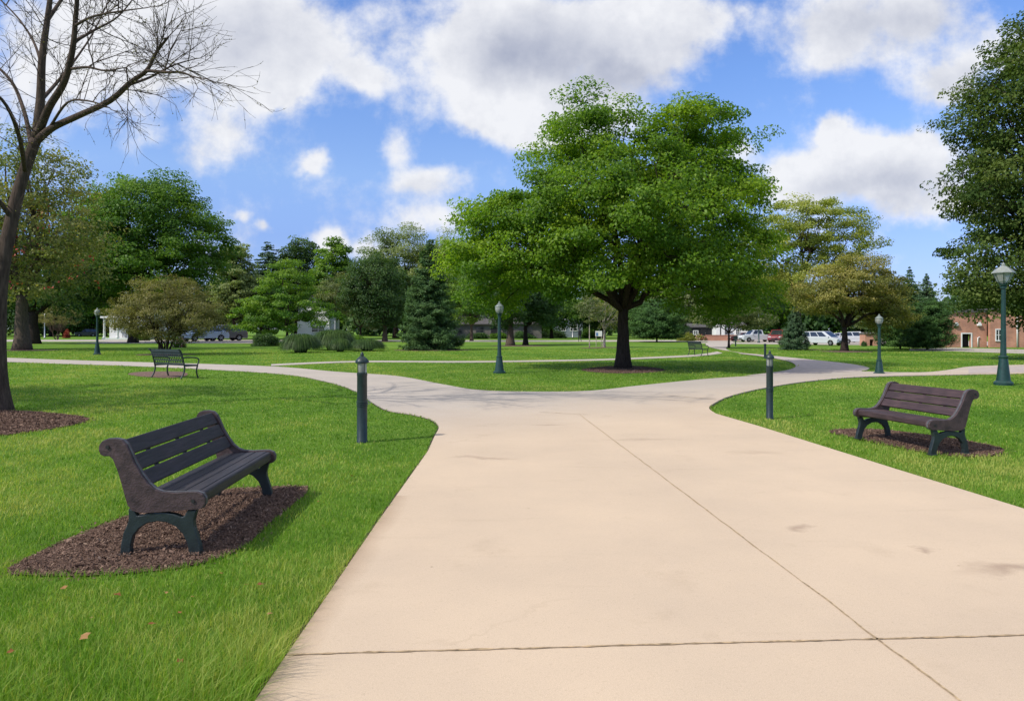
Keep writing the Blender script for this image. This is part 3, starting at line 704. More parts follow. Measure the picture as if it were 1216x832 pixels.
def conifer(name, label, loc, H, R, leaf, bark, seed=1, base=.0, nl=16000, lsize=.2, power=.8, tiers=26, group=None, droop=.28, lump=.2, round_=0):
    rng = np.random.default_rng(seed); root = thing(name, label, 'tree', loc, 0, group)
    mb = MB(); mb.tube([(0,0,-.1),(0,0,H*.5),(0,0,H*.97)], [max(.06, H*.022), H*.013, .015], 9)
    Cc, Nn, Tt, Ti = [], [], [], []; tot = 0; specs = []
    for i in range(tiers):
        t = (i+rng.uniform(-.3,.3))/tiers; t = min(max(t, 0), .985); z = base+(H-base)*t
        prof = (1-t)**power if not round_ else max(.05, (1-abs(2*t-.62)**2.4/ (1.38**2.4)))**.5
        if not round_ and t < .12: prof *= .82+1.5*t
        rad = R*prof; nb = int(6+10*prof)
        for k in range(nb):
            a = rng.uniform(0, 2*math.pi); l = rad*rng.uniform(1-lump*1.6, 1+lump*.5); specs.append((z, a, l, prof)); tot += max(.15, l)**1.35
    for z, a, l, prof in specs:
        n = max(10, int(nl*max(.15, l)**1.35/tot)); d = np.array([math.cos(a), math.sin(a), 0]); s = np.array([-math.sin(a), math.cos(a), 0])
        tint = rng.normal(.45, .15)
        u = rng.random(n)**.55; side = rng.normal(0, .26, n)*l*.55*(1.1-u*.75)
        zz = -droop*l*u**1.2+.16*l*u**3+rng.normal(0, .045*(1+l*.35), n)
        C = np.array([0,0,z])+d*(u*l)[:,None]+s*side[:,None]; C[:,2] += zz; C[:,2] = np.maximum(C[:,2], .05)
        Cc.append(C); Nn.append(norm(np.array([0,0,.8])+d*.45+rng.normal(0, .5, (n,3))))
        Tt.append(norm(d+s*(np.sign(side)*.7)[:,None]+np.array([0,0,-.15])+rng.normal(0, .3, (n,3))))
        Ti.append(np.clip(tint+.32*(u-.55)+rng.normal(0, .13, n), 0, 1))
        if l > .3: mb.tube([(0,0,z), tuple(np.array([0,0,z-droop*l*.5])+d*l*.55), tuple(np.array([0,0,z-droop*l*.8])+d*l*.92)], [.018+.008*l, .012, .005], 4, cap=False)
    Cc, Nn, Tt, Ti = map(np.concatenate, (Cc, Nn, Tt, Ti)); n = len(Cc); L = rng.uniform(.6, 1.3, n)*lsize
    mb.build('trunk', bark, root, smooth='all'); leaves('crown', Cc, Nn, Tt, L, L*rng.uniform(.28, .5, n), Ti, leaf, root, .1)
    return root

def E(u, v, Y, ru, rv, Y0, rd=None, dy=0, u0=None, lo=0):   # crown lobe given by photo extents at depth Y, relative to trunk (u0 at Y)
    k = Y/F; return ((u-u0)*k, dy, ZH(v, Y)), (ru*k, rd if rd else ru*k, rv*k)

def site(u, v): return (*G(u, v), 0)

# --- the big linden in the middle
Y = 29.9; u0 = 740
env = [E(738,196,Y,104,64,0,4.4,0,u0), E(662,262,Y,94,72,0,4.3,.3,u0), E(812,250,Y,88,92,0,4.5,.3,u0), E(740,270,Y,150,75,0,5.2,-.6,u0),
       E(605,285,Y,62,58,0,3.2,.2,u0), E(856,290,Y,50,62,0,3.2,0,u0), E(745,322,Y,140,34,0,4.8,-1,u0), E(590,330,Y,45,48,0,2.6,.2,u0), E(855,340,Y,55,34,0,3,.5,u0), E(692,160,Y,50,38,0,3.0,0,u0), E(812,166,Y,58,40,0,3.0,0,u0), E(574,300,Y,32,66,0,2.6,.2,u0), E(876,222,Y,28,22,0,1.6,0,u0), E(852,160,Y,24,22,0,1.6,0,u0)]
broad_tree('linden_tree', 'large spreading bright green tree with dark trunk in the middle lawn', site(740,438), 11, env, 2.45, .265, M['lf_center'], M['bark_dark'],
           nclump=225, clump_r=.92, nleaf=190000, lsize=.12, flat=.62, seed=4, nlimb=9, droop=.08, clear=(2.6, 3.6), spr=12, shell=.55, sprig=.37, tintspread=.2)

# --- bare tree at the left edge, hand laid limbs with recursive twigs
def bare_tree():
    Yt = 14.5; x0 = GX(-8, Yt)
    root = thing('bare_tree', 'tall leafless tree with dark forked trunk at the left edge', 'tree', (x0, Yt, 0))
    rng = np.random.default_rng(8); mb = MB(); buds = []
    def w(u, v, dy=0): return np.array([(u-608)*(Yt+dy)/F-x0, dy, ZH(v, Yt+dy)])
    def limb(pts, r0, r1, n=8):
        P = catmull(pts, 5); mb.tube(P, np.linspace(r0, r1, len(P)), n); return [np.array(p) for p in P]
    tr = catmull([np.array([0,0,-.15]), w(-4,470), w(-3,400), w(1,330), w(14,260,.1), w(27,210,.2), w(43,165,.2)], 5)
    z = np.array([p[2] for p in tr]); mb.tube(tr, .168+.19*np.exp(-np.maximum(z,0)/.35)-.013*np.maximum(z,0), 14)
    L = []
    L.append((limb([w(43,165,.2), w(48,120,.3), w(50,70,.3), w(56,25,.4), w(64,-40,.5), w(70,-130,.4)], .098, .026), .05))
    L.append((limb([w(45,160,.2), w(58,128,-.1), w(76,98,-.4), w(86,60,-.6), w(90,20,-.7), w(96,-50,-.8), w(110,-140,-.9)], .084, .022), .05))
    L.append((limb([w(43,168,.2), w(62,152,0), w(92,138,-.4), w(130,120,-.8), w(155,98,-1.0), w(174,84,-1.2), w(186,62,-1.3), w(200,44,-1.4)], .078, .018), .04))
    L.append((limb([w(174,84,-1.2), w(200,86,-1.5), w(215,86,-1.7), w(232,92,-2)], .03, .008, 6), .02))
    L.append((limb([w(150,102,-1), w(178,92,-.6), w(205,78,-.3), w(232,70,0)], .028, .008, 6), .02))
    L.append((limb([w(84,82,-.5), w(104,80,-.9), w(125,84,-1.2), w(150,80,-1.5)], .03, .008, 6), .02))
    L.append((limb([w(60,150,0), w(80,122,-.9), w(105,120,-1.4), w(130,128,-1.8)], .028, .008, 6), .02))
    L.append((limb([w(30,205,.2), w(22,160,-.7), w(2,118,-1.4), w(-40,90,-2)], .05, .015, 7), .03))
    L.append((limb([w(38,178,.2), w(28,130,.8), w(8,90,1.6), w(-40,55,2.4), w(-90,40,3)], .05, .012, 7), .03))
    L.append((limb([w(50,80,.3), w(40,50,1), w(20,20,1.8), w(-10,-10,2.4)], .035, .01, 6), .03))
    L.append((limb([w(90,30,-.7), w(110,20,-1.2), w(140,14,-1.5), w(170,10,-1.8)], .03, .008, 6), .02))
    L.append((limb([w(88,50,-.6), w(112,36,-.2), w(140,20,.2), w(165,-10,.5)], .03, .008, 6), .02))
    L.append((limb([w(48,120,.3), w(66,100,1.2), w(90,70,2.2), w(110,40,3.0), w(130,0,3.6)], .045, .01, 6), .03))
    L.append((limb([w(14,260,.1), w(-10,230,-.4), w(-50,215,-.8), w(-110,190,-1.2)], .05, .012, 6), .03))
    L.append((limb([w(56,25,.4), w(80,-10,1.2), w(110,-50,2.0), w(150,-90,2.6)], .04, .01, 6), .03))
    L.append((limb([w(96,-40,-.8), w(130,-70,-1.4), w(170,-100,-1.8)], .03, .01, 6), .03))
    T0 = w(64,-40,.5); T1 = w(96,-50,-.8)
    for a, e in ((T0,(2.6,-1.2,10.6)),(T0,(3.4,.4,9.8)),(T1,(4.6,-2.0,9.6)),(T1,(4.9,-3.6,10.2)),(T0,(1.2,-3.2,11)),(T1,(6.2,-2.6,9.2)),(T1,(5.6,-.9,9.4))):
        e = np.array(e); L.append((limb([a, a+(e-a)*.35+np.array([0,0,.35]), a+(e-a)*.7+np.array([0,.15,.25]), e], .045, .012, 6), .03))
    def twig(p, d, l, r, dep):
        n = 5; P = [p]; dd = d.copy()
        for i in range(n):
            dd = norm(dd+rng.normal(0, .11, 3)+np.array([0,0,.02])); P.append(P[-1]+dd*l/n)
        mb.tube(P, np.linspace(r, max(.0022, r*.45), n+1), 4 if r > .006 else 3, cap=False)
        if dep > 0:
            for k in range(int(rng.integers(4, 6)) if dep > 1 else int(rng.integers(2, 5))):
                i = int(rng.integers(1, n+1)); a = norm(dd+rng.normal(0, .50, 3)); twig(P[i], a, l*rng.uniform(.45, .75), max(.0024, r*.55), dep-1)
        else:
            for i in range(2):
                buds.append(P[int(rng.integers(1, n+1))])
    for P, _ in L:
        m = len(P)
        for i in range(int(m*.22), m):
            if rng.random() < .55:
                t = norm(P[min(i+1, m-1)]-P[i-1]); side = norm(rng.normal(0, 1, 3)*np.array([1,.8,.8])+t*.55+np.array([0,0,.25]))
                twig(P[i], side, rng.uniform(.45, 1.15), rng.uniform(.007, .013), 2)
        twig(P[-1], norm(P[-1]-P[-2]), .5, .009, 2); twig(P[-1], norm(P[-1]-P[-2]+rng.normal(0,.3,3)), .45, .008, 2)
    mb.build('trunk', M['bark_bare'], root, smooth='all')
    B = np.array(buds); B = B[rng.random(len(B)) < .55]; n = len(B)
    leaves('crown', B, norm(rng.normal(0,1,(n,3))), norm(rng.normal(0,1,(n,3))), np.full(n,.032), np.full(n,.022), rng.random(n), M['lf_brown'], root)
bare_tree()

# --- left side trees
broad_tree('shade_tree', 'leafy tree standing beside the bare tree, casting shade on the left lawn', (-19.0, 12.6, 0), 12, [((0,0,6.5),(5,5,3.2)), ((.5,1,8.5),(3.4,3.4,2.4))], 2.6, .3, M['lf_fresh'], M['bark_dark'], nclump=60, clump_r=1.0, nleaf=9000, lsize=.22, seed=20)
Y = 56.2; u0 = 26
broad_tree('park_tree', 'tall olive brown tree with reddish leaves and thick trunk, leftmost broadleaf', site(26,416), 17, [E(20,250,Y,78,100,0,6,0,u0), E(60,290,Y,52,80,0,5,0,u0), E(-30,260,Y,80,100,0,6,0,u0), E(50,215,Y,40,60,0,4,0,u0)],
           4.2, .50, M['lf_olive'], M['bark_mid'], nclump=120, clump_r=1.5, nleaf=33000, lsize=.22, flat=.8, seed=21, nlimb=7, spr=10, tintspread=.28)
rr = np.random.default_rng(3)
root_olive = bpy.data.objects['park_tree']
n = 260; C = np.stack([rr.normal(1.6, 3.4, n), rr.normal(-3.2, 1.6, n), rr.uniform(4, 11, n)], 1)
C = C[np.argsort(rr.random(n))][:160]
cc = np.repeat(C[:40], 4, 0)+rr.normal(0, .25, (160,3))
leaves('red_leaves', cc, norm(rr.normal(0,1,(160,3))+np.array([0,0,.6])), norm(rr.normal(0,1,(160,3))), np.full(160,.22), np.full(160,.16), rr.random(160), M['lf_red'], root_olive)
Y = 82
broad_tree('park_tree', 'dark tree whose trunk stands just behind the thick leftmost trunk', (GX(39,Y), Y, 0), 14, [E(60,320,Y,70,52,0,6,0,39), E(0,310,Y,60,60,0,6,0,39)], 3.5, .6, M['lf_dark'], M['bark_dark'],
           nclump=60, clump_r=1.7, nleaf=16000, lsize=.32, seed=22, nlimb=5)
Y = 88; u0 = 158
broad_tree('maple_tree', 'big dense dark green maple behind the brown shrub on the left', (GX(158,Y), Y, 0), 20, [E(172,264,Y,62,56,0,6.5,0,u0), E(124,312,Y,46,56,0,5,0,u0), E(222,298,Y,46,48,0,5,0,u0), E(172,320,Y,80,46,0,7.5,-.5,u0), E(184,236,Y,36,28,0,4,0,u0), E(122,262,Y,34,36,0,4,0,u0), E(250,276,Y,18,16,0,3,0,u0)],
           4.2, .46, M['lf_maple'], M['bark_dark'], nclump=150, clump_r=2.0, nleaf=90000, lsize=.29, flat=.8, seed=23, nlimb=8, spr=9, sprig=.4)
Y = 47; u0 = 196
broad_tree('brown_shrub', 'wide bronze brown many-stemmed shrub behind the left iron bench', site(196,421), 5, [E(198,372,Y,66,32,0,3.0,0,u0), E(170,375,Y,40,24,0,2.4,0,u0), E(232,376,Y,36,22,0,2.3,0,u0), E(198,350,Y,42,20,0,2.3,0,u0)],
           1.15, .07, M['lf_brown'], M['bark_dark'], nclump=120, clump_r=.62, nleaf=42000, lsize=.085, flat=.6, seed=24, multi=9, spr=9, cat='shrub', tintspread=.2)

# --- left middle
Y = 82; u0 = 341
broad_tree('young_tree', 'light green layered tree above the clumps of ornamental grass', (GX(341,Y), Y, 0), 9.8, [E(341,340,Y,34,32,0,3.4,0,u0), E(338,366,Y,52,26,0,4.5,0,u0), E(310,376,Y,34,20,0,3,0,u0), E(375,372,Y,24,18,0,2.4,0,u0)],
           1.7, .17, M['lf_bright'], M['bark_dark'], nclump=90, clump_r=.95, nleaf=26000, lsize=.2, flat=.32, seed=25, spr=9, droop=.05)
Y = 100
broad_tree('brownish_tree', 'soft brownish green tree beside the white house wall', (GX(428,Y), Y, 0), 9, [E(424,352,Y,32,28,0,3.6,0,428), E(405,345,Y,26,18,0,3,0,428), E(440,370,Y,22,22,0,3,0,428)], 1.8, .16, M['lf_grey'], M['bark_dark'],
           nclump=70, clump_r=1.0, nleaf=22000, lsize=.17, flat=.6, seed=26, spr=9)
Y = 97; u0 = 457
broad_tree('dark_tree', 'round dark blue green tree left of the big spruce', (GX(457,Y), Y, 0), 12.6, [E(446,332,Y,32,30,0,4,0,u0), E(452,362,Y,30,26,0,3.6,0,u0), E(430,348,Y,22,26,0,3,0,u0)], 2.5, .3, M['lf_dark'], M['bark_mid'],
           nclump=90, clump_r=1.25, nleaf=34000, lsize=.22, flat=.85, seed=27, spr=9)
conifer('spruce_tree', 'broad dark spruce reaching the ground on a red mulch bed', site(511,415.6), 8.7, 2.75, M['lf_spruce'], M['bark_dark'], 31, .02, 76000, .15, .62, 46, lump=.22, droop=.2)
# trees behind the linden
Y = 100
broad_tree('background_tree', 'bright green tree with slim pinkish trunk just right of the spruce', (GX(560,Y), Y, 0), 10, [E(562,352,Y,32,34,0,4,0,560), E(590,340,Y,24,26,0,3,0,560)], 2.2, .22, M['lf_fresh'], M['bark_mid'], nclump=60, clump_r=1.2, nleaf=20000, lsize=.24, seed=28)
Y = 73
broad_tree('shade_tree', 'dark shade tree with thick trunk, left of the pair behind the lamp', (GX(606,Y), Y, 0), 8, [E(602,355,Y,34,32,0,3.6,0,606), E(592,330,Y,30,24,0,3,0,606)], 1.9, .36, M['lf_dark'], M['bark_mid'], nclump=60, clump_r=1.05, nleaf=20000, lsize=.2, seed=29)
broad_tree('shade_tree', 'dark shade tree with slimmer trunk, right of the pair behind the lamp', (GX(624,Y+3), Y+3, 0), 8, [E(637,352,Y,30,28,0,3.4,0,624), E(645,365,Y,20,20,0,2.6,0,624)], 1.9, .24, M['lf_dark'], M['bark_dark'], nclump=55, clump_r=1.05, nleaf=18000, lsize=.2, seed=30)
Y = 64
broad_tree('sapling', 'slender young tree with thin pale trunk left of the linden trunk', site(700,413), 5, [E(700,366,Y,14,18,0,1.0,0,700)], 3.0, .045, M['lf_grey'], M['bark_pale'], nclump=22, clump_r=.42, nleaf=2600, lsize=.12, seed=33, nlimb=3)
broad_tree('white_tree', 'small tree with whitish trunk and branches beside the dark linden trunk', site(717.5,412.4), 4.6, [E(722,372,Y,22,20,0,1.6,0,718), E(712,362,Y,18,14,0,1.4,0,718)], 1.6, .12, M['lf_olive'], M['bark_pale'], nclump=40, clump_r=.5, nleaf=3000, lsize=.12, seed=34, nlimb=6, bare=.3)
Y = 93
conifer('yew_tree', 'low rounded dense green evergreen right of the linden trunk', (GX(780,Y), Y, 0), 5.5, 4.0, M['lf_yew'], M['bark_dark'], 35, .65, 50000, .20, .55, 30, lump=.2, droop=.1, round_=1)
Y = 64; u0 = 865
broad_tree('small_tree', 'small forked green tree beside the far bend of the path', site(865.5,413.2), 4.6, [E(862,371,Y,38,15,0,2.6,0,u0), E(845,376,Y,26,13,0,2,0,u0), E(890,378,Y,24,14,0,2,0,u0)], 1.35, .10, M['lf_grey'], M['bark_dark'], nclump=75, clump_r=.55, nleaf=20000, lsize=.12, flat=.5, seed=36, nlimb=5)
conifer('blue_spruce', 'small bluish spruce on red mulch beside the grey path bend', site(943,415.4), 3.35, 1.36, M['lf_blue'], M['bark_dark'], 37, .05, 30000, .10, .72, 30, lump=.16, droop=.12)
Y = 98; u0 = 948
broad_tree('tall_tree', 'tall yellow green open tree right of the big linden', (GX(948,Y), Y, 0), 19.5, [E(955,270,Y,52,38,0,5,0,u0), E(918,300,Y,40,44,0,4.5,0,u0), E(992,285,Y,48,42,0,5,0,u0), E(960,330,Y,58,32,0,5.5,0,u0)], 5.5, .42, M['lf_yellow'], M['bark_dark'],
           nclump=105, clump_r=1.55, nleaf=40000, lsize=.26, flat=.5, seed=38, nlimb=7, spr=9)
Y = 54; u0 = 1003
broad_tree('autumn_tree', 'spreading olive yellow autumn tree on a mulch ring by the white van', site(1003,417), 7.1, [E(1010,340,Y,52,32,0,3.2,0,u0), E(985,352,Y,44,24,0,2.8,0,u0), E(1045,352,Y,34,30,0,2.5,0,u0), E(1020,322,Y,34,20,0,2.4,0,u0), E(1055,375,Y,24,20,0,1.8,0,u0)], 1.75, .23, M['lf_autumn'], M['bark_dark'],
           nclump=120, clump_r=.75, nleaf=44000, lsize=.125, flat=.5, seed=39, nlimb=7, spr=9, tintspread=.26)
Y = 57
conifer('hemlock_tree', 'dense dark evergreen in front of the red brick building', (GX(1101,Y), Y, 0), 4.0, 2.1, M['lf_yew'], M['bark_dark'], 40, .3, 46000, .13, .5, 30, lump=.2, droop=.1, round_=1)
conifer('hemlock_tree', 'low dark evergreen between the autumn tree and dense evergreen', (GX(1069,Y+4), Y+4, 0), 3.6, 2.0, M['lf_yew'], M['bark_dark'], 41, .3, 34000, .14, .5, 28, lump=.2, droop=.1, round_=1)
Y = 39; u0 = 1284
broad_tree('maple_tree', 'huge dark green tree overhanging the tall lamp on the right', (GX(1297,Y), Y, 0), 21, [E(1275,190,Y,110,165,0,7,0,u0), E(1205,300,Y,80,58,0,4.5,-.5,u0), E(1200,130,Y,62,60,0,4.5,0,u0), E(1190,215,Y,58,48,0,4,0,u0), E(1260,40,Y,60,60,0,5,0,u0), E(1165,330,Y,46,38,0,3,-.3,u0), E(1240,350,Y,70,28,0,4,-.8,u0)],
           2.6, .55, M['lf_right'], M['bark_dark'], nclump=210, clump_r=1.2, nleaf=135000, lsize=.17, flat=.72, seed=42, nlimb=10, spr=11, droop=.14, sprig=.36)

# --- background line of trees (each its own kind, a few copies)
BG = 'trees behind the far road'
def bg(name, label, u, top, Y, wpx, leaf, seed, lobes=3, lsize=.4, nleaf=13000, bark='bark_dark', base=402, thl=.16):
    k = Y/F; rng = np.random.default_rng(seed); H = ZH(top, Y); R = wpx*k/2; th = max(1.5, H*thl)
    env = [((rng.uniform(-.35,.35)*R, rng.uniform(-.3,.3)*R, th+(H-th)*rng.uniform(.42,.66)), (R*rng.uniform(.6,.8), R*.7, (H-th)*rng.uniform(.28,.38))) for _ in range(lobes)]
    env.append(((0,0,th+(H-th)*.42), (R, R, (H-th)*.36))); env.append(((0,0,th+(H-th)*.66), (R*.74, R*.7, (H-th)*.34)))
    return broad_tree(name, label, (GX(u,Y), Y, 0), H, env, th, .02*H+.08, M[leaf], M[bark], nclump=int(64), clump_r=max(.9, R*.33), nleaf=int(nleaf*1.5), lsize=lsize*.9, flat=.85, seed=seed, nlimb=5, group=BG)
bg('background_tree', 'pale yellow green tree between the dark maple and the tall pines', 278, 288, 112, 52, 'lf_pale', 51)
conifer('pine_tree', 'dark blue green pine, tallest point left of the bright maple', (GX(318,125),125,0), ZH(284,125), 5.2, M['lf_blue'], M['bark_dark'], 52, 2.5, 34000, .34, .6, 34, group=BG)
bg('background_tree', 'dark rounded tree beside the blue green pine', 352, 280, 128, 62, 'lf_dark', 53)
bg('background_tree', 'bright green maple top showing against the clouds left of centre', 398, 281, 122, 54, 'lf_bright', 54)
bg('willow_tree', 'pale grey green feathery tree with flat top above the spruce', 470, 270, 135, 84, 'lf_pale', 55, 4, .32, 30000)
bg('willow_tree', 'pale feathery tree between the willow top and the linden', 526, 278, 132, 66, 'lf_pale', 56, 3, .32, 24000)
bg('background_tree', 'green tree behind the left half of the linden', 655, 330, 130, 80, 'lf_fresh', 57)
bg('background_tree', 'dark tree behind the linden trunk', 715, 338, 135, 76, 'lf_dark', 58)
bg('background_tree', 'grey green tree between the linden and the round evergreen', 800, 322, 125, 78, 'lf_grey', 59)
bg('background_tree', 'deep green tree behind the small forked tree', 880, 318, 128, 90, 'lf_dark', 60)
bg('background_tree', 'dark tree behind the yellow green tall tree', 925, 322, 135, 70, 'lf_maple', 61)
conifer('spruce_tree', 'tall narrow spruce behind the autumn tree, left of two', (GX(1080,110),110,0), ZH(316,110), 3.0, M['lf_spruce'], M['bark_dark'], 62, .8, 26000, .26, .75, 40, group=BG)
conifer('spruce_tree', 'tall narrow spruce nearest the brick building, right of two', (GX(1100,104),104,0), ZH(324,104), 2.9, M['lf_blue'], M['bark_dark'], 63, .6, 26000, .26, .75, 40, group=BG)
bg('background_tree', 'dull green tree behind the two narrow spruces', 1060, 335, 135, 90, 'lf_grey', 64)
bg('background_tree', 'dull green tree filling the low gap right of the left maple', 262, 338, 124, 62, 'lf_grey', 65)
bg('background_tree', 'black green tree behind the light green layered tree', 310, 335, 115, 58, 'lf_dark', 66)
bg('background_tree', 'dark tree behind the far left trunks', 60, 330, 165, 110, 'lf_dark', 67, lsize=.5)
bg('background_tree', 'dark tree behind the navy car', 110, 325, 168, 90, 'lf_maple', 68, lsize=.5)
bg('background_tree', 'dark tree at the far left edge of the lawn', -5, 320, 165, 110, 'lf_dark', 69, lsize=.5)
bg('background_tree', 'dark tree behind the dark round tree and spruce', 480, 322, 125, 64, 'lf_dark', 70)
broad_tree('bare_shrub', 'thin grey twiggy small tree left of the navy car', (GX(67,112),112,0), 5, [((0,0,3.6),(3.4,2.6,1.5))], 1.3, .1, M['lf_brown'], M['bark_mid'], nclump=40, clump_r=.7, nleaf=5000, lsize=.14, seed=71, multi=3, cat='shrub')

# a solid far wood closing the view (nobody could count its trees)
def woods():
    rng = np.random.default_rng(77); Cs = []; T = []
    for i in range(210):
        x = rng.uniform(-190, 190); y = rng.uniform(172, 205); h = rng.uniform(8, 13.0); r = rng.uniform(4, 6.5); n = 520
        d = norm(rng.normal(0,1,(n,3))); d[:,2] = np.abs(d[:,2])*1.0
        c = np.array([x, y, h*.40])+d*np.array([r, r, h*.6])*(rng.random((n,1))**.3); c[:,2] -= (rng.random(n)**2)*h*.40
        c[:,2] = np.maximum(c[:,2], .3)
        Cs.append(c); T.append(np.clip(rng.normal(.4,.2)+rng.normal(0,.18,n), 0, 1))
    C = np.concatenate(Cs); n = len(C); L = rng.uniform(.8, 1.5, n)
    o = leaves('far_woods', C, norm(rng.normal(0,.7,(n,3))+np.array([-.2,-.7,.5])), norm(rng.normal(0,1,(n,3))), L, L*.7, np.concatenate(T), M['lf_dark'], None); o['kind'] = 'stuff'
woods()

# --- shrubs and ornamental grasses
def reed_clump(name, label, u, v, wpx, hpx, mat, seed, n=2600, blade=None, group='ornamental grasses and shrubs under the light green tree'):
    x, y = G(u, v); k = y/F; R = wpx*k/2; H = hpx*k; rng = np.random.default_rng(seed)
    a = rng.uniform(0, 2*math.pi, n); b = rng.random(n)**.5; r0 = R*.25*rng.random(n)**.5
    d = np.stack([np.cos(a), np.sin(a), 0*a], 1); P0 = d*r0[:,None]; l = R*(.25+.75*b)*rng.uniform(.75, 1.08, n)
    ap = H*rng.uniform(.72, 1.12, n)*(1-.12*b); s = np.stack([-np.sin(a), np.cos(a), 0*a], 1)*(blade or .016); sw = rng.normal(0, .16, n)
    rows = []
    for t, hz, wd in ((0, 0, 1), (.35, .80, 1), (.68, 1.0, .8), (.9, .84, .5), (1.0, .60, .1)):
        drop = hz if t < .6 else hz-(b**2)*(t-.6)*1.35*rng.uniform(.6, 1.1, n)
        q = P0+d*((l-r0)*t)[:,None]+s*((sw*t*l/(blade or .016)))[:,None]; q[:,2] = np.maximum(ap*drop, .01); rows += [q-s*wd, q+s*wd]
    V = np.stack(rows, 1); o = quad_mesh(name, V, 10, [(0,1,3,2),(2,3,5,4),(4,5,7,6),(6,7,9,8)], np.clip(rng.normal(.45,.24,n)+.12*b,0,1), mat)
    o.location = (x, y, 0); return tag(o, label, 'plant', group)
def bush(name, label, u, v, wpx, hpx, mat, seed, n=6000, ls=.12, group=None, cat='shrub', flowers=None):
    x, y = G(u, v); k = y/F; R = wpx*k/2; H = hpx*k; rng = np.random.default_rng(seed)
    root = thing(name, label, cat, (x, y, 0), 0, group)
    m = 16; cen = norm(rng.normal(0,1,(m,3))); cen[:,2] = np.abs(cen[:,2]); cen *= np.array([R*.62, R*.55, H*.62])*(.55+.45*rng.random((m,1)))
    j = rng.integers(0, m, n); off = norm(rng.normal(0,1,(n,3)))*np.array([R*.42, R*.42, H*.36])*(rng.random((n,1))**.4)
    C = cen[j]+off; C[:,2] = np.maximum(np.abs(C[:,2]), .04); L = rng.uniform(.7,1.3,n)*ls
    mb = MB()
    for c in cen: mb.tube([(0,0,0), tuple(c*.5), tuple(c)], [.03, .02, .008], 5)
    mb.build('stems', M['bark_dark'], root, smooth='all')
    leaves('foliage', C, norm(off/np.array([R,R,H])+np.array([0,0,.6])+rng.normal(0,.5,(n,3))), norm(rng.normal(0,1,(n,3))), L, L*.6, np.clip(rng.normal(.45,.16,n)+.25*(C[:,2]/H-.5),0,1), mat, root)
    if flowers:
        f = n//7; q = C[:f]+norm(off[:f])*.06; fo = leaves('blossom', q, norm(rng.normal(0,1,(f,3))+np.array([0,-.4,.6])), norm(rng.normal(0,1,(f,3))), np.full(f,ls*1.1), np.full(f,ls), rng.random(f), flowers, root); fo['kind'] = 'stuff'
    return root
GS = 'ornamental grasses and shrubs under the light green tree'
bush('low_shrub', 'dark low shrub left of the ornamental grass', 315, 411, 42, 18, M['lf_dark'], 81, 9000, .14, GS)
reed_clump('fountain_grass', 'rounded clump of fountain grass, front left of the grass bed', 357, 418.5, 54, 21, M['lf_reed'], 82, 5200)
reed_clump('fountain_grass', 'taller dark clump of fountain grass, middle of the grass bed', 396, 415.5, 58, 23, M['lf_reed'], 83, 5200)
bush('low_shrub', 'green leafy shrub behind the right of the grass clumps', 422, 412, 40, 18, M['lf_maple'], 84, 8000, .13, GS)
reed_clump('fountain_grass', 'low grey green clump of grass, rightmost of the grass bed', 436, 416.5, 48, 13, M['lf_reed'], 85, 3600)
reed_clump('fountain_grass', 'small clump of grass in front of the tallest clump', 404, 417.5, 30, 15, M['lf_reed'], 86, 2600)
bush('gold_shrub', 'rounded yellow green shrub left of the far bench path', 814, 405, 28, 13, M['lf_gold'], 87, 6000, .15)
bush('flower_shrub', 'pale flowering low shrub left of the brick planter wall', 832, 404.5, 20, 9, M['lf_gold'], 88, 4000, .13, flowers=M['lf_pink'])
bush('green_shrub', 'bright green rounded shrub right of the dark maple trunk', 170, 404.5, 22, 19, M['lf_fresh'], 89, 6000, .16)
bush('red_shrub', 'small bush of red leaves left of the navy car', 79, 401.5, 11, 14, M['lf_red'], 90, 1600, .15)
bush('flower_bush', 'clump of pink and white flowers behind the left iron bench', 211, 412.5, 22, 15, M['lf_maple'], 91, 3500, .11, flowers=M['lf_pink'])
bush('far_hedge', 'dark hedge in front of the grey house', 655, 401, 46, 13, M['lf_dark'], 92, 7000, .2)
bush('far_hedge', 'dark hedge right of the grey house behind the sapling', 702, 401, 40, 15, M['lf_maple'], 93, 7000, .2)
bush('far_hedge', 'dark hedge under the pinkish trunk right of the spruce', 568, 402.3, 34, 10, M['lf_dark'], 95, 6000, .2)
bush('far_hedge', 'dark hedge beyond the lamp left of the two shade trunks', 592, 402.0, 30, 9, M['lf_maple'], 96, 6000, .2)
bush('far_hedge', 'dark hedge beyond the two shade trunks', 622, 402.0, 34, 11, M['lf_yew'], 97, 6000, .2)
bush('low_shrub', 'small clipped shrub beside the little brick hut', 1026, 411, 8, 8, M['lf_dark'], 94, 1500, .1)

# ------------------------------------------------------------------ benches in the foreground
def sx(p): return ((p[0]-305)/611.0, (690-p[1])/611.0)
PANEL = [sx(p) for p in [(92,258),(84,240),(86,218),(98,201),(118,193),(150,191),(178,197),(196,216),(212,250),(232,298),(258,342),(288,384),(316,408),(345,420),(400,424),(455,421),(492,421),(515,430),(527,450),(526,474),(514,489),(495,495),(440,497),(380,502),(300,507),(250,506),(222,496),(204,474),(192,432),(178,380),(160,320),(142,276),(126,263),(108,265)]]
LEG = [sx(p) for p in [(168,690),(213,690),(214,648),(224,606),(248,574),(284,552),(325,545),(366,550),(402,568),(432,600),(450,640),(460,690),(510,690),(505,650),(492,608),(480,570),(478,545),(490,500),(452,498),(440,522),(428,528),(400,516),(360,508),(320,508),(280,512),(255,520),(240,520),(228,496),(204,490),(206,535),(198,562),(184,592),(174,640)]]
M['shaded_board'] = boardmat('shaded_board', (.022, .0195, .0225))  # darker copy of the bench boards, their shade put into the colour
